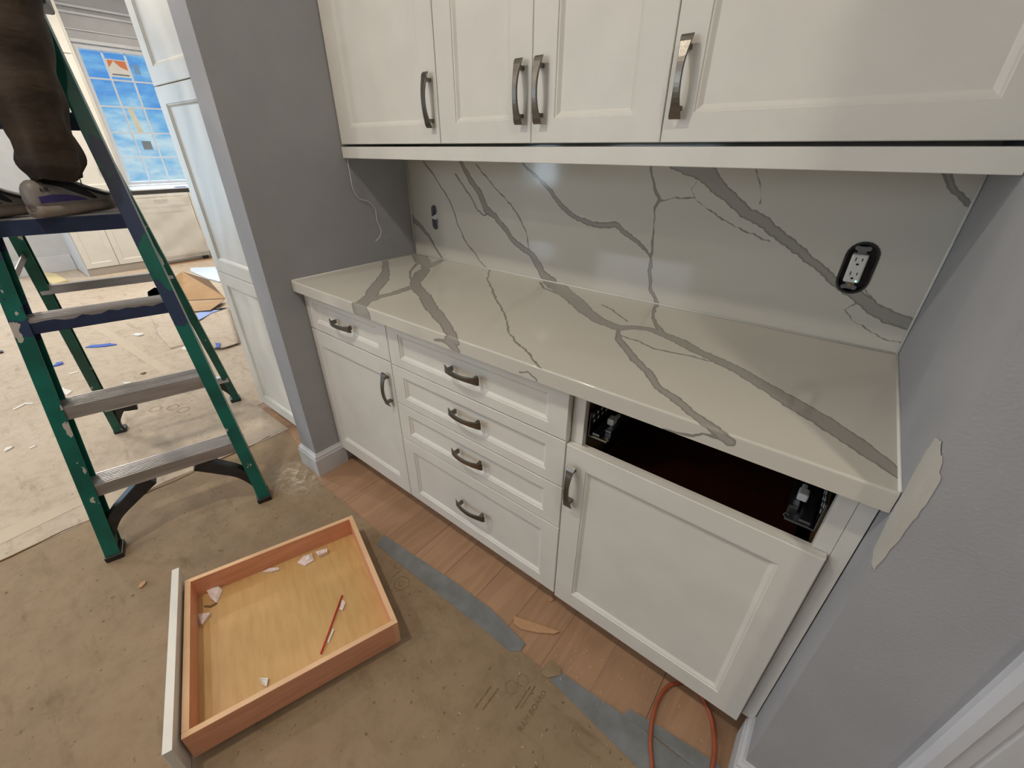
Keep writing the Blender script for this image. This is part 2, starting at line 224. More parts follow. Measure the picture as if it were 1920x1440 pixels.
# marble-look quartz: the vein distance is stored on the mesh
def m_quartz(name):
    m, nt, b = newmat(name)
    at = nt.nodes.new('ShaderNodeAttribute'); at.attribute_name = 'vein'
    tc = nt.nodes.new('ShaderNodeTexCoord')
    nz = nt.nodes.new('ShaderNodeTexNoise'); nz.inputs['Scale'].default_value = 46; nz.inputs['Detail'].default_value = 4
    link(nt, tc.outputs['Object'], nz.inputs['Vector'])
    ma = nt.nodes.new('ShaderNodeMath'); ma.operation = 'MULTIPLY_ADD'
    link(nt, nz.outputs['Fac'], ma.inputs[0]); ma.inputs[1].default_value = .0045; link(nt, at.outputs['Fac'], ma.inputs[2])
    mr = nt.nodes.new('ShaderNodeMapRange'); mr.interpolation_type = 'SMOOTHSTEP'
    mr.inputs['From Min'].default_value = .0034; mr.inputs['From Max'].default_value = .0018
    link(nt, ma.outputs[0], mr.inputs['Value'])
    # darker thread along the rim of wide veins
    rim = nt.nodes.new('ShaderNodeMapRange'); rim.interpolation_type = 'SMOOTHSTEP'
    rim.inputs['From Min'].default_value = .0005; rim.inputs['From Max'].default_value = -.004
    rim.inputs['To Min'].default_value = 1; rim.inputs['To Max'].default_value = 0
    link(nt, ma.outputs[0], rim.inputs['Value'])
    vc = nt.nodes.new('ShaderNodeMix'); vc.data_type = 'RGBA'
    vc.inputs['A'].default_value = srgb(158, 154, 146); vc.inputs['B'].default_value = srgb(138, 134, 127)
    link(nt, rim.outputs[0], vc.inputs['Factor'])
    n2 = nt.nodes.new('ShaderNodeTexNoise'); n2.inputs['Scale'].default_value = 3; n2.inputs['Detail'].default_value = 3
    link(nt, tc.outputs['Object'], n2.inputs['Vector'])
    bc = nt.nodes.new('ShaderNodeMix'); bc.data_type = 'RGBA'
    bc.inputs['A'].default_value = srgb(206, 203, 193); bc.inputs['B'].default_value = srgb(200, 196, 185)
    link(nt, n2.outputs['Fac'], bc.inputs['Factor'])
    mx = nt.nodes.new('ShaderNodeMix'); mx.data_type = 'RGBA'
    link(nt, mr.outputs[0], mx.inputs['Factor']); link(nt, bc.outputs['Result'], mx.inputs['A']); link(nt, vc.outputs['Result'], mx.inputs['B'])
    link(nt, mx.outputs['Result'], b.inputs['Base Color'])
    b.inputs['Roughness'].default_value = .09
    b.inputs['Specular IOR Level'].default_value = .45
    return m
M['quartz'] = m_quartz('veined_quartz')

# oak floorboards running away from the camera
def m_planks():
    m, nt, b = newmat('oak_planks')
    tc = nt.nodes.new('ShaderNodeTexCoord'); sp = nt.nodes.new('ShaderNodeSeparateXYZ')
    link(nt, tc.outputs['Object'], sp.inputs[0])
    off = nt.nodes.new('ShaderNodeMath'); off.operation = 'ADD'; link(nt, sp.outputs['X'], off.inputs[0]); off.inputs[1].default_value = 12.06
    dv = nt.nodes.new('ShaderNodeMath'); dv.operation = 'DIVIDE'; link(nt, off.outputs[0], dv.inputs[0]); dv.inputs[1].default_value = .152
    fr = nt.nodes.new('ShaderNodeMath'); fr.operation = 'FRACT'; link(nt, dv.outputs[0], fr.inputs[0])
    fl = nt.nodes.new('ShaderNodeMath'); fl.operation = 'FLOOR'; link(nt, dv.outputs[0], fl.inputs[0])
    wn = nt.nodes.new('ShaderNodeTexWhiteNoise'); wn.noise_dimensions = '1D'; link(nt, fl.outputs[0], wn.inputs['W'])
    cmb = nt.nodes.new('ShaderNodeCombineXYZ')
    mul = nt.nodes.new('ShaderNodeMath'); mul.operation = 'MULTIPLY'; link(nt, wn.outputs['Value'], mul.inputs[0]); mul.inputs[1].default_value = 37
    a2 = nt.nodes.new('ShaderNodeMath'); a2.operation = 'MULTIPLY'; link(nt, sp.outputs['X'], a2.inputs[0]); a2.inputs[1].default_value = 9
    link(nt, a2.outputs[0], cmb.inputs[0]); link(nt, sp.outputs['Y'], cmb.inputs[1]); link(nt, mul.outputs[0], cmb.inputs[2])
    nz = nt.nodes.new('ShaderNodeTexNoise'); nz.inputs['Scale'].default_value = 1.6; nz.inputs['Detail'].default_value = 3; nz.inputs['Distortion'].default_value = .6
    link(nt, cmb.outputs[0], nz.inputs['Vector'])
    rg = nt.nodes.new('ShaderNodeMath'); rg.operation = 'MULTIPLY'; link(nt, nz.outputs['Fac'], rg.inputs[0]); rg.inputs[1].default_value = 26
    sn = nt.nodes.new('ShaderNodeMath'); sn.operation = 'SINE'; link(nt, rg.outputs[0], sn.inputs[0])
    cr = nt.nodes.new('ShaderNodeValToRGB')
    cr.color_ramp.elements[0].position = 0; cr.color_ramp.elements[0].color = srgb(158, 124, 96)
    cr.color_ramp.elements[1].position = 1; cr.color_ramp.elements[1].color = srgb(168, 133, 103)
    mr = nt.nodes.new('ShaderNodeMapRange'); mr.inputs['From Min'].default_value = -1; link(nt, sn.outputs[0], mr.inputs['Value'])
    link(nt, mr.outputs[0], cr.inputs[0])
    tone = nt.nodes.new('ShaderNodeMix'); tone.data_type = 'RGBA'; tone.blend_type = 'MULTIPLY'
    vr = nt.nodes.new('ShaderNodeMapRange'); vr.inputs['To Min'].default_value = .9; vr.inputs['To Max'].default_value = 1.04
    link(nt, wn.outputs['Value'], vr.inputs['Value'])
    tone.inputs['Factor'].default_value = 1; link(nt, cr.outputs[0], tone.inputs['A']); link(nt, vr.outputs[0], tone.inputs['B'])
    lt = nt.nodes.new('ShaderNodeMath'); lt.operation = 'LESS_THAN'; link(nt, fr.outputs[0], lt.inputs[0]); lt.inputs[1].default_value = .016
    sel = nt.nodes.new('ShaderNodeMapRange'); sel.inputs['From Min'].default_value = .25; sel.inputs['From Max'].default_value = .8; sel.inputs['To Min'].default_value = .15; sel.inputs['To Max'].default_value = .85; link(nt, wn.outputs['Value'], sel.inputs['Value'])
    lt2 = nt.nodes.new('ShaderNodeMath'); lt2.operation = 'MULTIPLY'; link(nt, lt.outputs[0], lt2.inputs[0]); link(nt, sel.outputs[0], lt2.inputs[1]); lt = lt2
    mx = nt.nodes.new('ShaderNodeMix'); mx.data_type = 'RGBA'
    link(nt, lt.outputs[0], mx.inputs['Factor']); link(nt, tone.outputs['Result'], mx.inputs['A']); mx.inputs['B'].default_value = srgb(70, 48, 32)
    link(nt, mx.outputs['Result'], b.inputs['Base Color'])
    b.inputs['Roughness'].default_value = .6
    return m
M['planks'] = m_planks()

# dusty kraft floor-protection board
def m_kraft(name, c1, c2, c3, seed=0.0):
    m, nt, b = newmat(name)
    tc = nt.nodes.new('ShaderNodeTexCoord')
    mp = nt.nodes.new('ShaderNodeMapping'); mp.inputs['Location'].default_value = (seed, seed*.7, 0)
    link(nt, tc.outputs['Object'], mp.inputs[0])
    def nzr(scale, det, lo, hi, ca, cb, stretch=None, rough=.6):
        n = nt.nodes.new('ShaderNodeTexNoise'); n.inputs['Scale'].default_value = scale; n.inputs['Detail'].default_value = det; n.inputs['Roughness'].default_value = rough
        if stretch:
            q = nt.nodes.new('ShaderNodeMapping'); q.inputs['Scale'].default_value = stretch; q.inputs['Rotation'].default_value = (0, 0, .35)
            link(nt, mp.outputs[0], q.inputs[0]); link(nt, q.outputs[0], n.inputs['Vector'])
        else: link(nt, mp.outputs[0], n.inputs['Vector'])
        r = nt.nodes.new('ShaderNodeValToRGB')
        r.color_ramp.elements[0].position = lo; r.color_ramp.elements[0].color = ca
        r.color_ramp.elements[1].position = hi; r.color_ramp.elements[1].color = cb
        link(nt, n.outputs['Fac'], r.inputs[0]); return n, r
    n1, r1 = nzr(2.2, 5, .32, .68, srgb(*c2), srgb(*c1))
    n2, r2 = nzr(16, 8, .30, .56, srgb(222, 217, 210), (1, 1, 1, 1), None, .72)
    n3, r3 = nzr(6, 6, .30, .42, srgb(218, 213, 206), (1, 1, 1, 1), (.55, 2.6, 1))
    n4, r4 = nzr(48, 3, .27, .35, srgb(150, 136, 118), (1, 1, 1, 1))
    col = r1.outputs[0]
    for r in (r2, r3, r4):
        mx = nt.nodes.new('ShaderNodeMix'); mx.data_type = 'RGBA'; mx.blend_type = 'MULTIPLY'; mx.inputs['Factor'].default_value = .75
        link(nt, col, mx.inputs['A']); link(nt, r.outputs[0], mx.inputs['B']); col = mx.outputs['Result']
    n5, r5 = nzr(1.3, 4, .52, .66, (0, 0, 0, 1), (1, 1, 1, 1))
    mx = nt.nodes.new('ShaderNodeMix'); mx.data_type = 'RGBA'
    ff = nt.nodes.new('ShaderNodeMath'); ff.operation = 'MULTIPLY'; link(nt, r5.outputs[0], ff.inputs[0]); ff.inputs[1].default_value = .3
    link(nt, ff.outputs[0], mx.inputs['Factor']); link(nt, col, mx.inputs['A']); mx.inputs['B'].default_value = srgb(*c3)
    link(nt, mx.outputs['Result'], b.inputs['Base Color'])
    b.inputs['Roughness'].default_value = .78
    b.inputs['Specular IOR Level'].default_value = .3
    bp = nt.nodes.new('ShaderNodeBump'); bp.inputs['Strength'].default_value = .25; bp.inputs['Distance'].default_value = .003
    link(nt, n2.outputs['Fac'], bp.inputs['Height']); link(nt, bp.outputs[0], b.inputs['Normal'])
    return m
M['kraftA'] = m_kraft('kraft_board_near', (150, 130, 105), (140, 121, 97), (154, 128, 100))
M['kraftB'] = m_kraft('kraft_board_lit', (192, 178, 160), (182, 167, 148), (196, 180, 162), 4.0)  # lighter copy: window light on the far floor put into the colour
M['kraftC'] = m_kraft('kraft_board_pale', (196, 182, 164), (188, 172, 154), (204, 190, 172), 9.0)
M['dust'] = mat('drywall_dust', (198, 182, 158), .9, c2=(178, 158, 130), scale=40)
M['ink'] = mat('faded_board_print', (112, 88, 62), .85, c2=(132, 106, 78), scale=60)
M['seamtape'] = mat('clear_seam_tape', (190, 174, 152), .7)

def m_plastic():
    m, nt, b = newmat('thin_plastic_film')
    b.inputs['Base Color'].default_value = srgb(226, 222, 214)
    b.inputs['Roughness'].default_value = .3
    b.inputs['Alpha'].default_value = .42
    return m
M['film'] = m_plastic()
def m_glass():
    m, nt, b = newmat('window_glass')
    nt.nodes.remove(b)
    out = nt.nodes['Material Output']
    tr = nt.nodes.new('ShaderNodeBsdfTransparent'); tr.inputs[0].default_value = (.93, .97, 1, 1)
    gl = nt.nodes.new('ShaderNodeBsdfGlossy'); gl.inputs['Roughness'].default_value = .03
    mx = nt.nodes.new('ShaderNodeMixShader'); mx.inputs[0].default_value = .06
    link(nt, tr.outputs[0], mx.inputs[1]); link(nt, gl.outputs[0], mx.inputs[2]); link(nt, mx.outputs[0], out.inputs[0])
    return m
M['glass'] = m_glass()
def m_led():
    m, nt, b = newmat('green_led')
    b.inputs['Emission Color'].default_value = (.2, 1, .5, 1); b.inputs['Emission Strength'].default_value = 3
    return m
M['led'] = m_led()
M['shoe_white'] = mat('grey_white_leather', (138, 132, 126), .5, c2=(120, 114, 108), scale=14)
M['shoe_sole'] = mat('worn_foam_sole', (142, 130, 118), .6, c2=(124, 112, 100), scale=30)
M['shoe_black'] = mat('black_mesh_fabric', (28, 26, 30), .7)
M['shoe_purple'] = mat('purple_trim', (58, 44, 108), .5)

# ------------------------------------------------------------------ geometry helpers
class MB:
    def __init__(s): s.v = []; s.f = []
    def add(s, vs_, fs):
        n = len(s.v); s.v += [tuple(v) for v in vs_]; s.f += [tuple(i+n for i in f) for f in fs]; return s
    def box(s, x0, x1, y0, y1, z0, z1):
        return s.add([(x0,y0,z0),(x1,y0,z0),(x1,y1,z0),(x0,y1,z0),(x0,y0,z1),(x1,y0,z1),(x1,y1,z1),(x0,y1,z1)],
                     [(0,3,2,1),(4,5,6,7),(0,1,5,4),(1,2,6,5),(2,3,7,6),(3,0,4,7)])
    def prism(s, poly, z0, z1):            # vertical prism over a 2-D polygon
        n = len(poly)
        ar = sum(poly[i][0]*poly[(i+1)%n][1]-poly[(i+1)%n][0]*poly[i][1] for i in range(n))
        if ar < 0: poly = poly[::-1]
        return s.add([(p[0],p[1],z0) for p in poly]+[(p[0],p[1],z1) for p in poly],
                     [tuple(range(n-1,-1,-1)), tuple(range(n,2*n))]+[(i,(i+1)%n,(i+1)%n+n,i+n) for i in range(n)])
    def extrude(s, poly3, d):              # any planar polygon swept by vector d
        n = len(poly3); d = Vector(d)
        return s.add(list(poly3)+[tuple(Vector(p)+d) for p in poly3],
                     [tuple(range(n-1,-1,-1)), tuple(range(n,2*n))]+[(i,(i+1)%n,(i+1)%n+n,i+n) for i in range(n)])
    def loft(s, rings, cap=True):
        n = len(rings[0]); b = len(s.v)
        for r in rings: s.v += [tuple(p) for p in r]
        for k in range(len(rings)-1):
            for i in range(n):
                j = (i+1) % n
                s.f.append((b+k*n+i, b+k*n+j, b+(k+1)*n+j, b+(k+1)*n+i))
        if cap:
            s.f.append(tuple(b+i for i in range(n-1,-1,-1)))
            s.f.append(tuple(b+(len(rings)-1)*n+i for i in range(n)))
        return s
    def tube(s, pts, r, n=10):
        pts = [Vector(p) for p in pts]; rings = []
        prev = None
        for i, p in enumerate(pts):
            t = (pts[min(i+1,len(pts)-1)]-pts[max(i-1,0)]).normalized()
            ref = prev if prev is not None else (Vector((0,0,1)) if abs(t.z) < .9 else Vector((1,0,0)))
            a = (ref - t*ref.dot(t)).normalized(); bb = t.cross(a); prev = a
            rr = r[i] if isinstance(r, (list, tuple)) else r
            rings.append([p + a*(rr*math.cos(2*math.pi*k/n)) + bb*(rr*math.sin(2*math.pi*k/n)) for k in range(n)])
        return s.loft(rings)
    def beam(s, a, b, ax, ay, w, h):       # rectangular bar from a to b, section axes ax, ay
        a, b, ax, ay = Vector(a), Vector(b), Vector(ax).normalized(), Vector(ay).normalized()
        r = lambda p: [p-ax*w/2-ay*h/2, p+ax*w/2-ay*h/2, p+ax*w/2+ay*h/2, p-ax*w/2+ay*h/2]
        return s.loft([r(a), r(b)])
    def sweep(s, path, prof):              # mitred horizontal sweep; prof = [(outward, z)]; outward = right of travel
        rings = []
        P = [Vector((p[0], p[1])) for p in path]
        for i, p in enumerate(P):
            d1 = (P[i]-P[i-1]).normalized() if i > 0 else None
            d2 = (P[i+1]-P[i]).normalized() if i < len(P)-1 else None
            n1 = Vector((d1.y, -d1.x)) if d1 else None; n2 = Vector((d2.y, -d2.x)) if d2 else None
            if n1 is None: nn = n2
            elif n2 is None: nn = n1
            else:
                nn = (n1+n2); nn = nn/nn.dot(n1)
            rings.append([(p.x+nn.x*o, p.y+nn.y*o, z) for o, z in prof])
        return s.loft(rings)

def new_obj(name, mb, material, bevel=0.0, smooth=False, seg=2, recalc=True):
    me = bpy.data.meshes.new(name)
    me.from_pydata([tuple(v) for v in mb.v], [], mb.f)
    if recalc:
        bm = bmesh.new(); bm.from_mesh(me); bmesh.ops.recalc_face_normals(bm, faces=bm.faces); bm.to_mesh(me); bm.free()
    me.materials.append(material)
    o = bpy.data.objects.new(name, me); COL.objects.link(o)
    if bevel > 0:
        b = o.modifiers.new('bevel', 'BEVEL'); b.width = bevel; b.segments = seg; b.limit_method = 'ANGLE'; b.angle_limit = math.radians(40)
    if smooth:
        for p in me.polygons: p.use_smooth = True
    return o
MW = {}
def mw(o): return MW.get(o.name, Matrix.Identity(4))
def part(name, mb, material, parent, world=True, **kw):
    """mesh in world coordinates (or, world=False, in its thing's own coordinates)"""
    if world and parent is not None:
        inv = mw(parent).inverted(); mb2 = MB(); mb2.f = mb.f; mb2.v = [tuple(inv @ Vector(v)) for v in mb.v]; mb = mb2
    o = new_obj(name, mb, material, **kw)
    if parent is not None:
        o.parent = parent
        MW[o.name] = mw(parent).copy()
    return o
def tag(o, label=None, cat=None, group=None, kind=None):
    if label: o['label'] = label
    if cat: o['category'] = cat
    if group: o['group'] = group
    if kind: o['kind'] = kind
    return o
def thing(name, label, cat, loc=(0,0,0), rot=(0,0,0), group=None):
    o = bpy.data.objects.new(name, None); COL.objects.link(o)
    o.location = loc; o.rotation_euler = rot; o.empty_display_size = .05
    from mathutils import Euler
    MW[o.name] = Matrix.Translation(Vector(loc)) @ Euler(rot).to_matrix().to_4x4()
    return tag(o, label, cat, group)
def struct(name, mb, material, parent=None, **kw):
    o = part(name, mb, material, parent, **kw)
    if parent is None: o['kind'] = 'structure'
    return o
def solo(name, mb, material, label, cat, group=None, **kw):
    """a thing that is one mesh, its origin moved to its base"""
    c = Vector((sum(v[0] for v in mb.v)/len(mb.v), sum(v[1] for v in mb.v)/len(mb.v), min(v[2] for v in mb.v)))
    m2 = MB(); m2.f = mb.f; m2.v = [tuple(Vector(v)-c) for v in mb.v]
    o = new_obj(name, m2, material, **kw); o.location = c
    MW[o.name] = Matrix.Translation(c)
    return tag(o, label, cat, group)

def text_mb(txt, size, depth, fn):
    """lettering as a mesh: fn maps (x, y, h) of the text plane to the world"""
    cu = bpy.data.curves.new('lettering', 'FONT'); cu.body = txt; cu.size = size; cu.extrude = depth/2
    cu.align_x = 'CENTER'; cu.align_y = 'CENTER'; cu.resolution_u = 3
    ob = bpy.data.objects.new('lettering', cu); COL.objects.link(ob)
    dg = bpy.context.evaluated_depsgraph_get(); me = bpy.data.meshes.new_from_object(ob.evaluated_get(dg))
    mb = MB(); mb.add([fn(*v.co) for v in me.vertices], [tuple(p.vertices) for p in me.polygons])
    bpy.data.objects.remove(ob); bpy.data.meshes.remove(me); bpy.data.curves.remove(cu)
    return mb

# ------------------------------------------------------------------ main measures (metres)
D, W, H = 0.6246, 1.841, 0.914
PE = -0.088        # free end of the left partition
RE = -0.055        # corner of the right wall
FX = -6.05         # far window wall

# ------------------------------------------------------------------ room shell
struct('floor', MB().box(-6.3, 4.2, -4.2, 3.9, -.06, 0), M['planks'])
struct('ceiling', MB().box(-6.3, 4.2, -4.2, 3.9, CEIL, CEIL+.08), M['ceil'])
struct('wall_back', MB().box(-.88, 1.95, D+.025, D+.14, 0, CEIL), M['wall'])
struct('wall_left', MB().box(-.13, 0, PE, D+.024, 0, CEIL), M['wall'])
wr = struct('wall_right', MB().box(W, 4.2, RE, D+.024, 0, CEIL), M['wall'])
struct('wall_side', MB().box(-1.0, -.88, D+.03, 3.8, 0, CEIL), M['wall_w'])
struct('wall_end', MB().box(-6.3, -.88, 3.8, 3.92, 0, CEIL), M['wall_w'])
struct('wall_east', MB().box(4.2, 4.3, -4.1, RE, 0, CEIL), M['wall_w'])
# wall behind the camera, with a window and an added opening for fill light
def wall_with_holes(name, axis, pos, th, a0, a1, holes, material):
    mb = MB(); holes = sorted(holes); cur = a0
    def b(u0, u1, z0, z1):
        if u1-u0 < 1e-4 or z1-z0 < 1e-4: return
        if axis == 'x': mb.box(pos-th, pos, u0, u1, z0, z1)
        else: mb.box(u0, u1, pos-th, pos, z0, z1)
    for (u0, u1, z0, z1) in holes:
        b(cur, u0, 0, CEIL); b(u0, u1, 0, z0); b(u0, u1, z1, CEIL); cur = u1
    b(cur, a1, 0, CEIL)
    return struct(name, mb, material)
wall_with_holes('wall_south', 'y', -4.0, .15, -6.05, 4.2, [(-2.9, -2.2, .86, 2.1), (-1.3, .1, 1.2, 2.4)], M['wall_w'])
wall_with_holes('wall_far', 'x', FX, .15, -4.0, 3.8, [(-3.6, -1.1, 0.1, 2.4), (.905, 1.845, .94, 2.40)], M['wall_w'])

def window(n, y0, y1, z0, z1, cols, rows, x=FX, axis='x', pane_parts=True):
    root = bpy.data.objects.new('window_%d' % n, None); COL.objects.link(root); root['kind'] = 'structure'
    loc = (x, y0, z0) if axis == 'x' else (y0, x, z0)
    root.location = loc; MW[root.name] = Matrix.Translation(Vector(loc))
    def bx(mb, a0, a1, c0, c1, d0, d1):
        if axis == 'x': return mb.box(x+d0, x+d1, a0, a1, c0, c1)
        return mb.box(a0, a1, x+d0, x+d1, c0, c1)
    f = MB(); t = .03
    bx(f, y0, y0+t, z0, z1, -.12, .0); bx(f, y1-t, y1, z0, z1, -.12, .0); bx(f, y0+t, y1-t, z0, z0+t, -.12, .0); bx(f, y0+t, y1-t, z1-t, z1, -.12, .0)
    part('window_frame', f, M['trim'], root)
    mu = MB()
    for i in range(1, cols):
        u = y0+t+(y1-y0-2*t)*i/cols; bx(mu, u-.008, u+.008, z0+t, z1-t, -.075, -.05)
    for j in range(1, rows):
        w = z0+t+(z1-z0-2*t)*j/rows; bx(mu, y0+t, y1-t, w-.008, w+.008, -.0752, -.0498)
    part('muntin_grid', mu, M['trim'], root)
    g = MB(); bx(g, y0+t, y1-t, z0+t, z1-t, -.066, -.062)
    part('glass', g, M['glass'], root)
    return root
w1 = window(1, .905, 1.845, .94, 2.40, 4, 5)
part('window_catch', MB().box(FX-.05, FX-.01, 1.18, 1.24, .955, .972), M['trim'], w1)
# stickers on the glass
st = part('sticker', MB().box(FX-.060, FX-.057, 1.165, 1.365, 2.125, 2.30), M['paper'], w1)
part('orange_print', MB().add([(FX-.055, 1.175, 2.215), (FX-.055, 1.175, 2.29), (FX-.055, 1.355, 2.29), (FX-.055, 1.355, 2.20), (FX-.055, 1.29, 2.225), (FX-.055, 1.235, 2.285)], [(0,1,2,3,4,5)]), M['orange'], st, recalc=False)
part('grey_print_line', MB().box(FX-.0565, FX-.055, 1.18, 1.35, 2.14, 2.155), M['greyink'], st)
part('sticker', MB().extrude([(FX-.06, 1.20, 1.80), (FX-.06, 1.255, 1.80), (FX-.06, 1.285, 1.53), (FX-.06, 1.22, 1.53)], (.003, 0, 0)), mat('cream_label', (206, 204, 184), .7), w1)
part('sticker', MB().box(FX-.060, FX-.057, 1.22, 1.32, 1.34, 1.44), M['greyink'], w1)
part('sticker', MB().box(FX-.060, FX-.057, 1.415, 1.48, 2.17, 2.27), mat('pale_label', (120, 160, 200), .7), w1)
window(2, -3.6, -1.1, .1, 2.4, 3, 2)
window(3, -2.9, -2.2, .86, 2.1, 3, 4, x=-4.0, axis='y')
window(4, -1.3, .1, 1.2, 2.4, 4, 3, x=-4.0, axis='y')  # invented window, added to let fill light onto the cabinet fronts
# window casing, mouldings above it
cs = MB()
for (a0, a1, c0, c1, d) in [(.885, 1.865, 2.415, 2.45, .035), (.845, 1.9, 2.53, 2.545, .02), (.845, 1.9, 2.675, 2.70, .028), (.845, 1.9, 2.735, 2.76, .04)]:
    cs.box(FX, FX+d, a0, a1, c0, c1)
struct('trim_1', cs, M['trim'], bevel=.004)
struct('trim_2', MB().box(FX, FX+.07, .87, 1.9, .902, .938), M['counter_w'], bevel=.004)
# white door in the far wall beyond the ladder
dr = MB().box(FX+.001, FX+.03, -1.02, -.56, .01, 2.2)
struct('door_2', dr, M['trim'], bevel=.004)
struct('baseboard_far', MB().box(FX, FX+.018, -.52, .035, 0, .19), M['trim'], bevel=.004)
struct('trim_3', MB().box(FX, FX+.026, -.56, -.49, 0, 2.3).box(FX, FX+.026, -1.09, -1.02, 0, 2.3), M['trim'], bevel=.004)

BBP = [(0, 0), (.016, 0), (.016, .090), (.013, .096), (.0125, .104), (.006, .114), (.005, .1185), (0, .1185)]
struct('baseboard_left', MB().sweep([(0, .050), (0, PE), (-.13, PE), (-.13, .016)], [(-o, z) for o, z in BBP]), M['trim'])
struct('baseboard_right', MB().sweep([(W, .054), (W, RE), (2.014, RE)], BBP), M['trim'])
# door casing on the right-hand wall
CX = 2.015
cas = MB().sweep([(0, 0), (0, 1)], [(0, 0), (0, 0)]) if False else MB()
prof = [(CX, RE), (CX, RE-.014), (CX+.006, RE-.026), (CX+.020, RE-.027), (CX+.023, RE-.0225), (CX+.040, RE-.0215), (CX+.042, RE-.018), (CX+.046, RE-.018), (CX+.048, RE-.0205), (CX+.095, RE-.018), (CX+.095, RE)]
cas.prism(prof, 0, 2.15)
struct('trim_4', cas, M['trim'])
d1 = struct('door_1', MB().box(CX+.098, CX+.90, RE-.004, RE-.001, .01, 2.13), M['trim'])
# joint compound dragged round the wall corner
def spackle():
    pts = [(1751.4,825.8),(1767.8,830.4),(1765.2,857.9),(1740,917.5),(1698.7,981.7),(1662.1,1032.1),(1632,1076),(1636.8,1050.4),(1639.1,1018.3),(1662.1,981.7),(1680.4,949.6),(1689.6,917.5),(1698.7,890),(1726.2,867.1),(1735.4,848.7)]
    random.seed(21); S = []
    for (a0, b0), (a1, b1) in zip(SPK, SPK[1:]+SPK[:1]):
        for k in range(5):
            t = k/5; j = .0022 if k else 0
            S.append((a0+(a1-a0)*t+random.uniform(-j, j), b0+(b1-b0)*t+random.uniform(-j, j)))
    bm = bmesh.new(); vsx = [bm.verts.new((a, b_, 0)) for a, b_ in S]; f = bm.faces.new(vsx)
    bmesh.ops.triangulate(bm, faces=[f])
    bmesh.ops.bisect_plane(bm, geom=bm.verts[:]+bm.edges[:]+bm.faces[:], plane_co=(RE-.0012, 0, 0), plane_no=(1, 0, 0))
    mb = MB(); idx = {}
    for v in bm.verts:
        s_, z = v.co.x, v.co.y
        idx[v] = len(mb.v)
        mb.v.append((W-.0012, s_, z) if s_ >= RE-.00125 else (W-.0012+(RE-.0012-s_)*.5, RE-.0012, z))
    for f in bm.faces: mb.f.append(tuple(idx[v] for v in f.verts))
    bm.free(); return mb
SPK = [(.004,1.016),(-.03,1.030),(-.060,1.022),(-.083,.984),(-.084,.923),(-.077,.863),(-.070,.803),(-.052,.816),(-.028,.820),(-.014,.862),(-.008,.893),(-.006,.912),(-.004,.935),(.002,.965),(.006,.99)]
part('spackle_patch', spackle(), M['spackle'], wr)
# cut-off wire stub of the wall: none

# ------------------------------------------------------------------ quartz slabs with veins
def seg_field(px, py, polys):
    best = np.full(px.shape, .05)
    for L in polys:
        for (a, b_) in zip(L[:-1], L[1:]):
            ax, ay, aw = a; bx_, by, bw = b_
            lo_x, hi_x = min(ax, bx_)-.06, max(ax, bx_)+.06; lo_y, hi_y = min(ay, by)-.06, max(ay, by)+.06
            m_ = (px > lo_x) & (px < hi_x) & (py > lo_y) & (py < hi_y)
            if not m_.any(): continue
            qx, qy = px[m_]-ax, py[m_]-ay
            dx, dy = bx_-ax, by-ay; l2 = dx*dx+dy*dy+1e-12
            t = np.clip((qx*dx+qy*dy)/l2, 0, 1)
            d = np.hypot(qx-t*dx, qy-t*dy)
            d -= np.maximum(aw*.97+(bw-aw)*.97*t, .0006)
            best[m_] = np.minimum(best[m_], d)
    return best
def wobble(px, py):
    a = .0016*np.sin(px*61+2*np.sin(py*37))+.0012*np.sin(py*143+px*97)+.0010*np.sin(px*310+py*210)
    b_ = .0016*np.sin(py*57+2*np.sin(px*41))+.0012*np.sin(px*131-py*89)+.0010*np.sin(py*290-px*230)
    return px+a*.8, py+b_*.8
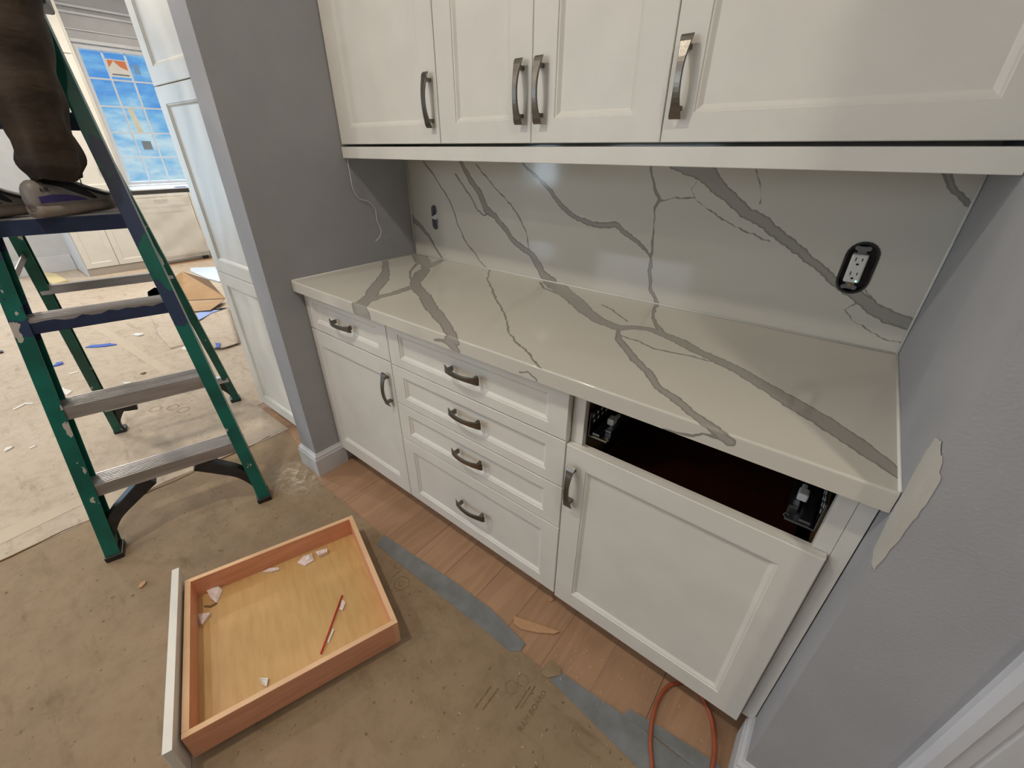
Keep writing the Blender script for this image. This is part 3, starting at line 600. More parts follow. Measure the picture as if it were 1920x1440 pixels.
def slab(name, us, vs_, to3d, field_uv, holes, back):
    """fine grid front (us x vs) plus plain back vertices"""
    U, V = np.meshgrid(us, vs_, indexing='ij')
    u0, v0 = U.copy(), V.copy()
    keep = np.ones((len(us)-1, len(vs_)-1), bool)
    for (cx, cz, hw, hh) in holes:         # stadium holes
        def sdf(a, b_):
            q = np.clip(b_, cz-(hh-hw), cz+(hh-hw)); return np.hypot(a-cx, b_-q)-hw, q
        s_, q = sdf(U, V); near = np.abs(s_) < .0016
        r = np.hypot(U-cx, V-q)+1e-9
        U = np.where(near, cx+(U-cx)/r*hw, U); V = np.where(near, q+(V-q)/r*hw, V)
        cu = (u0[:-1,:-1]+u0[1:,1:])/2; cv = (v0[:-1,:-1]+v0[1:,1:])/2
        keep &= sdf(cu, cv)[0] > -.0002
    P = to3d(U, V).reshape(-1, 3)
    fu, fv = field_uv(U, V)
    wx, wy = wobble(fu, fv)
    F = seg_field(wx.ravel(), wy.ravel(), POLY[name])
    n = len(vs_)
    I, J = np.nonzero(keep)
    a = I*n+J
    quads = np.stack([a, a+n, a+n+1, a+1], 1)
    me = bpy.data.meshes.new(name)
    nb = len(P)
    Pb = np.array(back[0], float).reshape(-1, 3) if back else np.zeros((0, 3))
    allv = np.vstack([P, Pb])
    nq = len(quads); bf = back[1] if back else []
    me.vertices.add(len(allv)); me.vertices.foreach_set('co', allv.ravel().astype(np.float32))
    tot = nq*4+sum(len(f) for f in bf)
    me.loops.add(tot); me.polygons.add(nq+len(bf))
    li = list(quads.ravel())
    for f in bf: li += [i+nb for i in f]
    me.loops.foreach_set('vertex_index', np.array(li, np.int32))
    st_ = [i*4 for i in range(nq)]; c = nq*4
    for f in bf: st_.append(c); c += len(f)
    me.polygons.foreach_set('loop_start', np.array(st_, np.int32))
    me.update(calc_edges=True); me.validate()
    at = me.attributes.new('vein', 'FLOAT', 'POINT')
    vals = np.full(len(allv), .05, np.float32); vals[:nb] = F
    at.data.foreach_set('value', vals)
    me.materials.append(M['quartz'])
    return me
POLY = {'backsplash': VB, 'countertop': VC}
HOLES = [(.157, 1.094, .0195, .052), (1.6935, 1.107, .033, .063)]
G = .0022
us = np.linspace(.0015, W-.0015, int(W/G)); vz = np.linspace(H+.0005, 1.385, int(.471/G))
me = slab('backsplash', us, vz, lambda a, b_: np.stack([a, np.full_like(a, D), b_], -1), lambda a, b_: (a, b_), HOLES,
          ([(.0015,D,H),(W-.0015,D,H),(W-.0015,D,1.385),(.0015,D,1.385),(.0015,D+.0245,H),(W-.0015,D+.0245,H),(W-.0015,D+.0245,1.385),(.0015,D+.0245,1.385)],
           [(3,2,6,7),(0,4,5,1),(0,3,7,4),(1,5,6,2)]))
bs = bpy.data.objects.new('backsplash', me); COL.objects.link(bs)
tag(bs, 'white quartz backsplash slab with grey veins under the upper cabinets', 'backsplash')
MW[bs.name] = Matrix.Identity(4)
# countertop: unfolded coordinate t runs from the back over the rounded nose and down the front edge
T = .040; RN = .004
ts = np.linspace(-(T), D-.001, int((T+D)/G))
def nose(U, t):
    y = np.where(t > 0, t, 0.0); z = np.where(t > 0, H, H+t)
    c = math.pi/4
    near = np.abs(t) < RN
    ang = (t+RN)/(2*RN)*(math.pi/2)      # 0 at the front face, 90 deg on top
    y2 = RN-RN*np.cos(ang); z2 = H-RN+RN*np.sin(ang)
    return np.stack([U, np.where(near, y2, y), np.where(near, z2, z)], -1)
me = slab('countertop', us, ts, nose, lambda a, b_: (a, b_), [],
          ([(.0015,0,H-T),(W-.0015,0,H-T),(W-.0015,.05,H-T),(.0015,.05,H-T),(.0015,.05,H-.03),(W-.0015,.05,H-.03),(W-.0015,D,H-.03),(.0015,D,H-.03),(.0015,0,H-.004),(W-.0015,0,H-.004)],
           [(0,3,2,1),(3,4,5,2),(4,7,6,5),(0,8,4,3),(1,2,5,9)]))
for p in me.polygons: p.use_smooth = True
ct = bpy.data.objects.new('countertop', me); COL.objects.link(ct)
tag(ct, 'white quartz countertop with grey veins running the length of the base cabinets', 'countertop')
MW[ct.name] = Matrix.Identity(4)
# caulk lines
ck = MB().tube([(.004, D-.003, H+.002), (W-.004, D-.003, H+.002)], .0028, 6)
ck.tube([(.003, D-.004, H), (.003, D-.004, 1.33)], .0026, 6).tube([(W-.003, D-.004, H), (W-.003, D-.004, 1.33)], .003, 6)
ck.tube([(W-.002, .004, H+.001), (W-.002, D-.004, H+.001)], .0032, 6).tube([(.002, .004, H+.001), (.002, D-.004, H+.001)], .0022, 6)
struct('trim_5', ck, M['white'], smooth=True)

# ------------------------------------------------------------------ cabinet building blocks
def framed_panel(x0, x1, z0, z1, yf, th, ix, iz, pr=.014, dep=.009, axis='y'):
    """a shaker front facing -Y (or +X when axis='x'): flat frame, moulded step, sunk panel, solid back"""
    rects = []
    def R(i, j, d): return [(x0+i, yf+d, z0+j), (x1-i, yf+d, z0+j), (x1-i, yf+d, z1-j), (x0+i, yf+d, z1-j)]
    b = .0015
    rects = [R(0, 0, th), R(0, 0, b), R(b, b, 0), R(ix, iz, 0), R(ix+.0015, iz+.0015, .0025), R(ix+.005, iz+.005, .003), R(ix+pr-.002, iz+pr-.002, dep-.001), R(ix+pr, iz+pr, dep)]
    mb = MB().loft(rects, cap=True)
    return mb
def rotx(mb, ox, oy):   # turn a -Y facing panel built at x=y-coordinate, to face +X at x=ox
    m2 = MB(); m2.f = mb.f
    m2.v = [(ox-(v[1]), v[0], v[2]) for v in mb.v]   # depth runs to -X
    return m2
def pull(c, axis, L=.135):
    """arched strap pull standing off -Y; c is the centre on the door face"""
    mb = MB(); n = 16; rings = []
    for i in range(n+1):
        t = i/n*2-1; s = t*L/2
        off = .012+.019*(1-t*t)**.8 + (.004*max(0, abs(t)-.8)/.2)
        w = .0065+.0065*abs(t)**2.2; th = .0034
        dy = -.019*2*t*.8*(1-t*t+1e-3)**-.2/(L/2)*-1
        ta = math.atan2(.019*1.6*t*(max(1-t*t, .02))**-.2, L/2)
        ca, sa = math.cos(ta), math.sin(ta)
        ring = []
        for (a, b_) in ((-w, -th), (w, -th), (w, th), (-w, th)):
            ring.append((s-b_*sa*1.0, a, -(off)+b_*ca*-1))
        rings.append(ring)
    mb.loft(rings)
    for sgn in (-1, 1):
        s0 = sgn*(L/2-.018)
        r0 = [(s0-.0045, -.0075, 0), (s0+.0045, -.0075, 0), (s0+.0045, .0075, 0), (s0-.0045, .0075, 0)]
        s1 = s0+sgn*.001
        r1 = [(s1-.004, -.006, -.021), (s1+.005, -.006, -.021), (s1+.005, .006, -.021), (s1-.004, .006, -.021)]
        mb.loft([r0, r1])
    out = MB(); out.f = mb.f
    for (s, a, d) in mb.v:
        out.v.append((c[0]+s, c[1]+d, c[2]+a) if axis == 'x' else (c[0]+a, c[1]+d, c[2]+s))
    return out
def carcass(x0, x1, yf, yb, z0, z1, t=.016, open_front=False):
    mb = MB()
    mb.box(x0, x0+t, yf, yb, z0, z1).box(x1-t, x1, yf, yb, z0, z1).box(x0+t, x1-t, yf, yb, z0, z0+t).box(x0+t, x1-t, yb-t, yb, z0+t, z1)
    if not open_front: mb.box(x0+t, x1-t, yf, yb-t, z1-t, z1)
    return mb
YF = .034; YC = .0545; YB = D-.01
GAP = .0016
ZB, ZT = .095, .873
# --- left base cabinet: drawer over door
a = thing('base_cabinet', 'white painted base cabinet at the left end, one drawer above one door', 'cabinet', (.266, .3, 0))
part('cabinet_box', carcass(.003, .531, YC, YB, .1, .872).box(.019, .515, YC, YC+.018, .70, .725), M['cab'], a)
part('toe_kick', MB().box(.003, .531, .115, .13, .001, .1), M['cab'], a)
dA = part('drawer_front', framed_panel(.003, .532-GAP, .7145, .868, YF, .0195, .057, .034), M['cab'], a)
part('handle', pull((.267, YF, .79), 'x'), M['handle'], dA, bevel=.0008)
oA = part('door', framed_panel(.003, .532-GAP, ZB, .7105, YF, .0195, .058, .066), M['cab'], a)
part('handle', pull((.500, YF, .598), 'z'), M['handle'], oA, bevel=.0008)
# --- drawer base
b3 = thing('base_cabinet', 'white painted base cabinet in the middle with a stack of four drawers', 'cabinet', (.89, .3, 0))
part('cabinet_box', carcass(.533, 1.2455, YC, YB, .1, .872).box(.549, 1.2295, YC, YC+.018, .695, .72).box(.549, 1.2295, YC, YC+.018, .54, .56).box(.549, 1.2295, YC, YC+.018, .385, .40), M['cab'], b3)
part('toe_kick', MB().box(.533, 1.2455, .115, .13, .001, .1), M['cab'], b3)
for (z0, z1, hz) in ((.7105, .868, .792), (.553, .7075, .640), (.3955, .550, .482), (ZB, .3925, .250)):
    d_ = part('drawer_front', framed_panel(.532+GAP, 1.2465, z0, z1, YF, .0195, .057, .034 if z1-z0 < .2 else .044), M['cab'], b3)
    part('handle', pull((.893, YF, hz), 'x'), M['handle'], d_, bevel=.0008)
# --- right base cabinet, top drawer removed
c3 = thing('base_cabinet', 'white painted base cabinet at the right end with its top drawer taken out', 'cabinet', (1.54, .3, 0))
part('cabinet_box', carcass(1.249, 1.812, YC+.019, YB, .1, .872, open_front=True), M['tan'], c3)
ff = MB().box(1.249, 1.282, YC, YC+.019, .1, .872).box(1.783, 1.812, YC, YC+.019, .1, .872).box(1.282, 1.783, YC, YC+.019, .1, .13).box(1.282, 1.783, YC, YC+.019, .66, .695).box(1.8128, W-.0022, YC-.002, YC+.02, .1, .872)
part('face_frame', ff, M['cab'], c3)
part('shaded_lining', MB().box(1.30, 1.765, YB-.05, YB-.03, .12, .86).box(1.30, 1.765, .09, YB-.05, .60, .612), M['dark'], c3)  # dark panels: shade of the deep cavity put into their brown
part('toe_kick', MB().box(1.249, W-.022, .115, .13, .001, .1), M['cab'], c3)
oC = part('door', framed_panel(1.2505, 1.8075, .087, .7045, YF-.001, .0195, .060, .060), M['cab'], c3)
part('handle', pull((1.277, YF-.001, .583), 'z', .14), M['handle'], oC, bevel=.0008)
for sgn, xw in ((1, 1.284), (-1, 1.780)):   # undermount drawer runners
    x = lambda o: xw+sgn*o
    def bxx(mb, o0, o1, y0, y1, z0, z1): return mb.box(min(x(o0), x(o1)), max(x(o0), x(o1)), y0, y1, z0, z1)
    r_ = MB(); bxx(r_, .0, .003, .078, .55, .72, .79); bxx(r_, .003, .052, .078, .55, .72, .724); bxx(r_, .036, .052, .10, .55, .724, .742); bxx(r_, .010, .03, .082, .5, .724, .733)
    rr = part('drawer_slide', r_, M['steel'], c3, bevel=.0008)
    hl = MB()
    for i in range(7):
        for j in range(2): bxx(hl, .0025, .0036, .09+.022*i+.006*j, .098+.022*i+.006*j, .772-.018*j, .779-.018*j)
    part('slot_row', hl, M['white'], rr)
    cl = MB(); bxx(cl, .026, .044, .125, .150, .742, .760); bxx(cl, .030, .04, .150, .18, .742, .750)
    part('release_clip', cl, M['white'], rr, bevel=.003)
    hk = MB().tube([(x(.012), .080, .724), (x(.050), .080, .724), (x(.056), .080, .730), (x(.053), .080, .737), (x(.048), .080, .734)], .0018, 6)
    part('hook', hk, M['copper'] if sgn == 1 else M['steel'], rr)

# --- upper cabinets
YU = .319
for (x0, x1, lab, doors) in (
    (.003, .5550, 'white upper wall cabinet at the left end with one door', [(.003, .5545, .526, 'l')]),
    (.5562, 1.2600, 'white upper wall cabinet in the middle with a pair of doors', [(.5572, .9047, .874, 'l'), (.9063, 1.2598, .936, 'r')]),
    (1.2612, W-.002, 'white upper wall cabinet at the right end with one wide door', [(1.2618, W-.003, 1.291, 'r')])):
    u = thing('wall_cabinet', lab, 'cabinet', ((x0+x1)/2, .48, 1.39))
    part('cabinet_box', carcass(x0, x1, YU+.021, D+.023, 1.3865, 2.45), M['cab'], u)
    for (a0, a1, hx, sd) in doors:
        dd = part('door', framed_panel(a0, a1, 1.376, 2.45, YU, .0195, .070 if x1 < 1.0 or x0 < .56 else .062, .054), M['cab'], u)
        part('handle', pull((hx, YU, 1.489), 'z', .138), M['handle'], dd, bevel=.0008)
solo('light_rail', MB().box(.003, W-.002, .3145, .334, 1.3294, 1.3675).box(.003, W-.002, .334, D-.002, 1.366, 1.3675+.001), M['cab'],
     'white valance board running under all the upper cabinets', 'valance', bevel=.0012)

# ------------------------------------------------------------------ outlets in the backsplash
def stadium(cx, cz, hw, hh, y, n=10):
    pts = []
    for i in range(n+1):
        a_ = math.pi*i/n; pts.append((cx+hw*math.cos(a_), y, cz+(hh-hw)+hw*math.sin(a_)))
    for i in range(n+1):
        a_ = math.pi+math.pi*i/n; pts.append((cx+hw*math.cos(a_), y, cz-(hh-hw)+hw*math.sin(a_)))
    return pts
def ring_tube(cx, cz, hw, hh, y0, y1, wall):
    o0 = stadium(cx, cz, hw, hh, y0); o1 = stadium(cx, cz, hw, hh, y1); i0 = stadium(cx, cz, hw-wall, hh-wall, y0); i1 = stadium(cx, cz, hw-wall, hh-wall, y1)
    n = len(o0); mb = MB(); mb.v = o0+o1+i1+i0
    for k in range(4):
        for i in range(n):
            j = (i+1) % n; mb.f.append((k*n+i, k*n+j, ((k+1) % 4)*n+j, ((k+1) % 4)*n+i))
    return mb
hL = HOLES[0]
ob = thing('outlet_hole', 'open oval cable hole in the left part of the backsplash, white wire end inside', 'outlet hole', (hL[0], D+.01, hL[1]-hL[3]))
part('grey_box', ring_tube(hL[0], hL[1], hL[2]+.0006, hL[3]+.0006, D+.0015, D+.0235, .0012).add(stadium(hL[0], hL[1], hL[2], hL[3], D+.0235), [tuple(range(22))]), mat('grey_box_plastic', (150, 150, 158), .6), ob)
wm = MB().extrude([(hL[0]-.021, D-.004, hL[1]-.003), (hL[0]-.004, D+.004, hL[1]-.012), (hL[0]+.016, D+.006, hL[1]-.004), (hL[0]+.0185, D+.006, hL[1]+.026), (hL[0]+.001, D+.004, hL[1]+.010), (hL[0]-.016, D, hL[1]+.002)], (.0, .005, .003))
part('cable_end', wm, M['wire'], ob, bevel=.001)
hR = HOLES[1]
og = thing('power_outlet', 'white double power outlet hanging in its black box, no cover plate', 'power outlet', (hR[0], D+.01, hR[1]-hR[3]))
bx_ = ring_tube(hR[0], hR[1], hR[2]+.0006, hR[3]+.0006, D-.0025, D+.0235, .005)
part('outlet_box', bx_.add(stadium(hR[0], hR[1], hR[2], hR[3], D+.0235), [tuple(range(22))]), M['blackp'], og)
oc = (hR[0]-.003, hR[1]+.001)
body = MB().box(oc[0]-.0165, oc[0]+.0165, D-.017, D+.018, oc[1]-.034, oc[1]+.034)
ry = part('receptacle', body, M['white'], og, bevel=.004)
sl = MB()
for zc in (oc[1]+.017, oc[1]-.017):
    sl.box(oc[0]-.0075, oc[0]-.0055, D-.0176, D-.0165, zc+.001, zc+.010).box(oc[0]+.0055, oc[0]+.0075, D-.0176, D-.0165, zc+.002, zc+.009)
    sl.extrude([(oc[0]+.0032*math.cos(k*math.pi/4), D-.0176, zc-.006+.0026*math.sin(k*math.pi/4)) for k in range(8)], (0, .001, 0))
part('slot_set', sl, M['void'], ry)
part('indicator_lamp', MB().box(oc[0]+.0085, oc[0]+.0110, D-.0180, D-.0168, oc[1]-.0305, oc[1]-.0275), M['led'], ry)
yk = MB().box(oc[0]-.004, oc[0]+.004, D-.0045, D-.0030, oc[1]-.05, oc[1]+.05)
for sg in (1, -1):
    yk.box(oc[0]-.009, oc[0]+.009, D-.006, D-.0035, oc[1]+sg*.043-.008, oc[1]+sg*.043+.008)
    for dx in (-.011, .011): yk.tube([(oc[0]+dx, D-.007, oc[1]+sg*.047), (oc[0]+dx, D-.003, oc[1]+sg*.047)], .0055, 10)
part('mounting_yoke', yk, M['steel'], og)
part('screw', MB().tube([(oc[0], D-.010, oc[1]-.0415), (oc[0], D-.004, oc[1]-.0415)], .0035, 8), M['copper'], og)

# wire hanging on the partition
wp = [(.0060 if i in (0, len(WIRE)-1) else .010, y, z) for i, (y, z) in enumerate(WIRE)]
def smooth_path(pts, n=5):
    pts = [Vector(p) for p in pts]; out = []
    for i in range(len(pts)-1):
        p0 = pts[max(i-1, 0)]; p1 = pts[i]; p2 = pts[i+1]; p3 = pts[min(i+2, len(pts)-1)]
        for k in range(n):
            t = k/n
            out.append(.5*((2*p1)+(-p0+p2)*t+(2*p0-5*p1+4*p2-p3)*t*t+(-p0+3*p1-3*p2+p3)*t**3))
    out.append(pts[-1]); return out
solo('thin_cable', MB().tube(smooth_path([(.006, .333, 1.327)]+wp), .0019, 6), M['wire'], 'thin white cable hanging loose against the grey partition wall', 'cable', smooth=True)

# ------------------------------------------------------------------ pantry behind the partition
PY = .018; PX0, PX1 = -.85, -.134
pn = thing('pantry_cabinet', 'tall white pantry cabinet with stacked panelled doors beyond the partition', 'cabinet', (-.49, .3, 0))
part('cabinet_box', MB().box(PX0, PX1, PY+.021, D+.02, .09, 2.55).box(PX0+.04, PX1, PY+.03, D, .0015, .09), M['cab'], pn)
for (z0, z1) in ((.03, .815), (.8185, 1.5845), (1.588, 2.5)):
    part('door', framed_panel(PX0, PX1-.001, z0, z1, PY, .0195, .074, .062, pr=.012), M['cab'], pn)

# ------------------------------------------------------------------ far run of cabinets under the window (fronts face +X)
XF = -5.45
def far_panel(y0, y1, z0, z1, ix=.055, iz=.055):
    p = framed_panel(y0, y1, z0, z1, 0, .0195, ix, iz, pr=.010, dep=.007)
    m2 = MB(); m2.f = p.f; m2.v = [(XF+.02-v[1], v[0], v[2]) for v in p.v]; return m2
fa = thing('base_cabinet', 'white base cabinet far behind the ladder with two doors, below the window wall', 'cabinet', (-5.75, .37, 0))
part('cabinet_box', MB().box(FX+.003, XF, .056, .698, .09, .862), M['cab'], fa)
part('end_panel', MB().box(FX+.003, XF+.004, .038, .055, .001, .862), M['trim'], fa)
part('toe_kick', MB().box(FX+.05, XF+.012, .056, .698, .001, .088), M['kickgrey'], fa)
for (y0, y1) in ((.058, .362), (.366, .697)):
    dd = part('door', far_panel(y0, y1, .092, .855), M['cab'], fa)
    hy = y1-.03 if y0 < .1 else y0+.03
    part('handle', MB().box(XF+.02, XF+.045, hy-.006, hy+.006, .63, .74), M['blackp'], dd, bevel=.003)
fb = thing('base_cabinet', 'white base cabinet under the window with a drawer row, wrapped in clear plastic', 'cabinet', (-5.75, 1.02, 0))
part('cabinet_box', MB().box(FX+.003, XF, .700, 1.345, .10, .862).box(FX+.05, XF-.08, .700, 1.345, .001, .10), M['cab'], fb)
dd = part('drawer_front', far_panel(.702, 1.343, .70, .855, .05, .03), M['cab'], fb)
part('handle', MB().box(XF+.02, XF+.04, .95, 1.09, .775, .785), M['handle'], dd, bevel=.003)
part('door', far_panel(.702, 1.343, .10, .696), M['cab'], fb)
part('foot', MB().box(XF-.05, XF, 1.28, 1.34, .001, .10), M['blackp'], fb)
fc_ = thing('base_cabinet', 'white base cabinet in the far run, at its right end next to the pantry', 'cabinet', (-5.75, 1.8, 0))
part('cabinet_box', MB().box(FX+.003, XF, 1.348, 2.3, .10, .862).box(FX+.05, XF-.06, 1.348, 2.3, .001, .10), M['cab'], fc_)
for (y0, y1) in ((1.35, 1.82), (1.824, 2.298)): part('door', far_panel(y0, y1, .10, .855), M['cab'], fc_)
solo('countertop', MB().box(FX+.002, XF+.028, .032, 2.3, .866, .90), mat('dark_counter_edge', (60, 56, 54), .4), 'dark edged countertop on the far base cabinets below the window', 'countertop')
solo('protective_cover', MB().box(FX+.03, XF+.015, .775, 2.28, .902, .915), M['counter_w'], 'pale sheet covering the far countertop in front of the window', 'sheet')
solo('tape_piece', MB().box(XF-.06, XF+.012, 1.235, 1.36, .9165, .922), M['blue'], 'blue tape on the far countertop below the window', 'tape')
# hutch left of the window
hu = thing('tall_cabinet', 'cream cabinet standing on the far counter left of the window, with a cornice on top', 'cabinet', (-5.75, .4, .902))
part('cabinet_box', MB().box(FX+.003, XF-.02, .045, .768, .9025, 2.80), M['cab'], hu)
for (z0, z1) in ((.915, 2.223), (2.23, 2.68)):
    dd = part('door', (lambda p: p)(far_panel(.05, .735, z0, z1, .07, .07)), M['cab'], hu)
    if z0 < 1: part('handle', MB().box(XF+.02, XF+.04, .562, .572, 1.10, 1.19).box(XF+.02, XF+.04, .602, .612, 1.10, 1.19).box(XF+.028, XF+.04, .572, .602, 1.10, 1.11).box(XF+.028, XF+.04, .572, .602, 1.18, 1.19), M['blackp'], dd, bevel=.002)
part('cornice', MB().box(FX+.003, XF+.03, .04, .78, 2.685, 2.73), M['cab'], hu, bevel=.006)
# plastic film draped over the far cabinets
random.seed(3)
pf = MB(); ny, nz_ = 34, 30
for i in range(ny):
    for j in range(nz_):
        y = .715+.62*i/(ny-1); z = .858-.80*j/(nz_-1)
        w_ = .010*math.sin(9*y+7*z)+.008*math.sin(22*z-13*y)+.006*math.sin(31*y+17*z*z)
        pf.v.append((XF+.048+w_+.02*(j/(nz_-1)), y+.01*math.sin(8*z), z))
for i in range(ny-1):
    for j in range(nz_-1): pf.f.append((i*nz_+j, (i+1)*nz_+j, (i+1)*nz_+j+1, i*nz_+j+1))
solo('plastic_sheet', pf, M['film'], 'clear plastic film hanging over the far cabinet below the window', 'plastic sheet', smooth=True)

# ------------------------------------------------------------------ floor protection board, tapes and litter
def sheet(name, poly, z0, z1, material, label, cat, group=None, wob=0, **kw):
    return solo(name, MB().prism(poly, z0, z1), material, label, cat, group, **kw)
def jag(p0, p1, n, amp, seed):
    random.seed(seed); out = []
    for i in range(n):
        t = i/n; out.append((p0[0]+(p1[0]-p0[0])*t+random.uniform(-amp, amp)*(i > 0), p0[1]+(p1[1]-p0[1])*t+random.uniform(-amp, amp)*(i > 0)))
    return out
nearp = [(-.46, -3.9), (3.9, -3.9), (3.9, -.142), (1.80, -.142)] + jag((1.80, -.142), (.05, -.128), 8, .003, 2) + jag((.05, -.128), (-.14, -.11), 3, .01, 5) + [(-.145, -.075), (-.47, -.02)] + jag((-.474, -.157), (-.509, -.575), 5, .006, 3) + jag((-.509, -.575), (-.476, -.856), 4, .006, 4) + [(-.481, -1.106)]
nb_ = sheet('floor_board', nearp, .0008, .0024, M['kraftA'], 'brown kraft floor protection board under the loose drawer and front ladder feet', 'floor protection')
farp = [(-6.03, -3.9), (-.47, -3.9), (-.487, -1.10), (-.482, -.856), (-.515, -.575), (-.48, -.157), (-.48, -.005), (-.87, -.005), (-.87, 3.7), (-5.1, 3.7), (-5.3, 1.5), (-5.4, .6), (-5.47, .03), (-6.02, .02)]
sheet('floor_board', farp, .0008, .0021, M['kraftB'], 'dusty floor protection board, paler with painted window light, behind the ladder reaching to the far cabinets', 'floor protection')
sheet('seam_tape', [(-3.60, -.28), (-3.57, -.34), (-1.78, -.225), (-1.80, -.170)], .0026, .0030, M['seamtape'], 'pale strip of seam tape on the floor board behind the ladder', 'tape')
sheet('seam_tape', [(-.58, -1.25), (-.70, -1.25), (-.69, -.80), (-.63, -.80)], .0026, .0030, M['seamtape'], 'pale seam tape on the floor at the left edge beside the ladder foot', 'tape')
# curled lip of the near board along its torn edge
lip = MB().tube([(-.487+.006*math.sin(i*1.7), -1.15+.075*i, .004+.0015*math.sin(i*2.3)) for i in range(15)], [.0022+.0012*math.sin(i*1.3) for i in range(15)], 5)
part('torn_edge', lip, M['carddark'], nb_)
sheet('floor_tape', F['tapeA'], .0028, .0036, M['tape'], 'long grey cloth tape strip on the floor beside the middle cabinet', 'tape', bevel=.0003)
sheet('floor_tape', F['tapeB'], .0028, .0036, M['tape'], 'grey cloth tape strip on the floor running under the orange cord', 'tape')
sheet('floor_tape', F['tapeC'], .0038, .0044, M['tape'], 'short second grey tape strip overlapping next to the orange cord', 'tape')
sheet('paper_scrap', F['patch'], .0046, .0062, M['kraftA'], 'torn square of kraft board lying at the end of the grey tape', 'scrap', bevel=.0004)
# faint print on the board
def ground(cx, cy, ang, z):
    ca, sa = math.cos(ang), math.sin(ang)
    return lambda x, y, h: (cx+x*ca-y*sa, cy+x*sa+y*ca, z+h)
pr = text_mb('RAM BOARD', .021, .0003, ground(1.367, -.243, math.pi/2, .0030))
part('printed_word', pr, M['ink'], nb_)
def hexring(mb, cx, cy, r, w, rot, z):
    o_ = [(cx+r*math.cos(rot+k*math.pi/3), cy+r*math.sin(rot+k*math.pi/3)) for k in range(6)]
    i_ = [(cx+(r-w)*math.cos(rot+k*math.pi/3), cy+(r-w)*math.sin(rot+k*math.pi/3)) for k in range(6)]
    mb.add([(p[0], p[1], z) for p in o_]+[(p[0], p[1], z) for p in i_], [(k, (k+1) % 6, (k+1) % 6+6, k+6) for k in range(6)])
hx_ = MB(); hexring(hx_, .770, -.221, .030, .003, .3, .0030); hexring(hx_, .770, -.221, .012, .002, .3, .0030); hexring(hx_, .700, -.180, .017, .003, .3, .0030)
hx_.box(.722, .726, -.225, -.185, .0028, .0030)
part('printed_logo', hx_, M['ink'], nb_)
h2_ = MB(); hexring(h2_, 1.285, -.235, .020, .002, .2, .0030); hexring(h2_, 1.300, -.200, .018, .0015, .2, .0030)
for (ax_, ay_) in ((1.235, -.34), (1.255, -.33), (1.325, -.27), (1.335, -.26)): h2_.box(ax_, ax_+.004, ay_, ay_+.07, .0028, .0030)
part('printed_logo', h2_, M['ink'], nb_)
lg = MB(); 
for (a_, b_) in ((-1.30, -.40), (-1.24, -.33), (-1.16, -.30)): hexring(lg, a_, b_, .035, .004, .2, .0027)
solo('printed_mark', lg, M['ink'], 'faint printed logo on the floor board behind the ladder', 'print')
# dust by the partition corner
random.seed(8)
dp = [(.02+.0, -.13)]
du = [(.03+(.17+random.uniform(-.03, .03))*math.cos(k*2*math.pi/26)*.7-.02, -.20+(.10+random.uniform(-.02, .02))*math.sin(k*2*math.pi/26)) for k in range(26)]

def m_dust():
    m, nt, b = newmat('fine_plaster_dust')
    b.inputs['Base Color'].default_value = srgb(214, 200, 176); b.inputs['Roughness'].default_value = .95
    tc = nt.nodes.new('ShaderNodeTexCoord')
    n = nt.nodes.new('ShaderNodeTexNoise'); n.inputs['Scale'].default_value = 30; n.inputs['Detail'].default_value = 7; n.inputs['Roughness'].default_value = .7
    link(nt, tc.outputs['Object'], n.inputs['Vector'])
    ln = nt.nodes.new('ShaderNodeVectorMath'); ln.operation = 'LENGTH'
    mp = nt.nodes.new('ShaderNodeMapping'); mp.inputs['Scale'].default_value = (5.2, 7.5, 1); link(nt, tc.outputs['Object'], mp.inputs[0]); link(nt, mp.outputs[0], ln.inputs[0])
    r = nt.nodes.new('ShaderNodeMapRange'); r.inputs['From Min'].default_value = 1.0; r.inputs['From Max'].default_value = .25; r.inputs['To Min'].default_value = 0; r.inputs['To Max'].default_value = .85
    link(nt, ln.outputs['Value'], r.inputs['Value'])
    k = nt.nodes.new('ShaderNodeMapRange'); k.inputs['From Min'].default_value = .42; k.inputs['From Max'].default_value = .60; link(nt, n.outputs['Fac'], k.inputs['Value'])
    mu = nt.nodes.new('ShaderNodeMath'); mu.operation = 'MULTIPLY'; link(nt, r.outputs[0], mu.inputs[0]); link(nt, k.outputs[0], mu.inputs[1])
    link(nt, mu.outputs[0], b.inputs['Alpha']); return m
dd_ = [(-.07+.20*math.cos(k*math.pi/16), -.17+.10*math.sin(k*math.pi/16)) for k in range(32)]
dd_ = [(x, min(y, -.109)) for x, y in dd_]
dq = MB().add([(x, y, .0031) for x, y in dd_], [tuple(range(32))])
tag(solo('plaster_dust', dq, m_dust(), 'pale plaster dust spread on the floor by the partition corner', 'dust'), kind='stuff')
def litter(key, mt, z0, h, name, label, cat, group=None):
    return solo(name, MB().prism(F[key], z0, z0+h), mt, label, cat, group, bevel=.0)
litter('chipA', M['woodchip'], .0007, .006, 'wood_shim', 'thin pointed wood offcut lying on the bare boards below the cabinets', 'wood scrap')
litter('chipB', M['woodchip'], .0007, .004, 'wood_chip', 'tiny wood chip at the foot of the joint between two cabinets', 'wood scrap')
litter('blue1', M['blue'], .0026, .006, 'tape_scrap', 'long strip of blue tape on the floor between the ladder rails', 'tape')
litter('blue2', M['blue'], .0026, .008, 'tape_scrap', 'small folded piece of blue tape on the floor behind the left ladder rail', 'tape')
litter('wh1', M['paper'], .0026, .004, 'paper_scrap', 'white label lying on the floor beside the left ladder rail', 'scrap')
litter('wh2', M['paper'], .0026, .003, 'paper_scrap', 'narrow white sliver next to the white label by the ladder', 'scrap')
litter('stick1', M['paper'], .0026, .004, 'paper_strip', 'bent white strip on the floor left of the ladder', 'scrap')
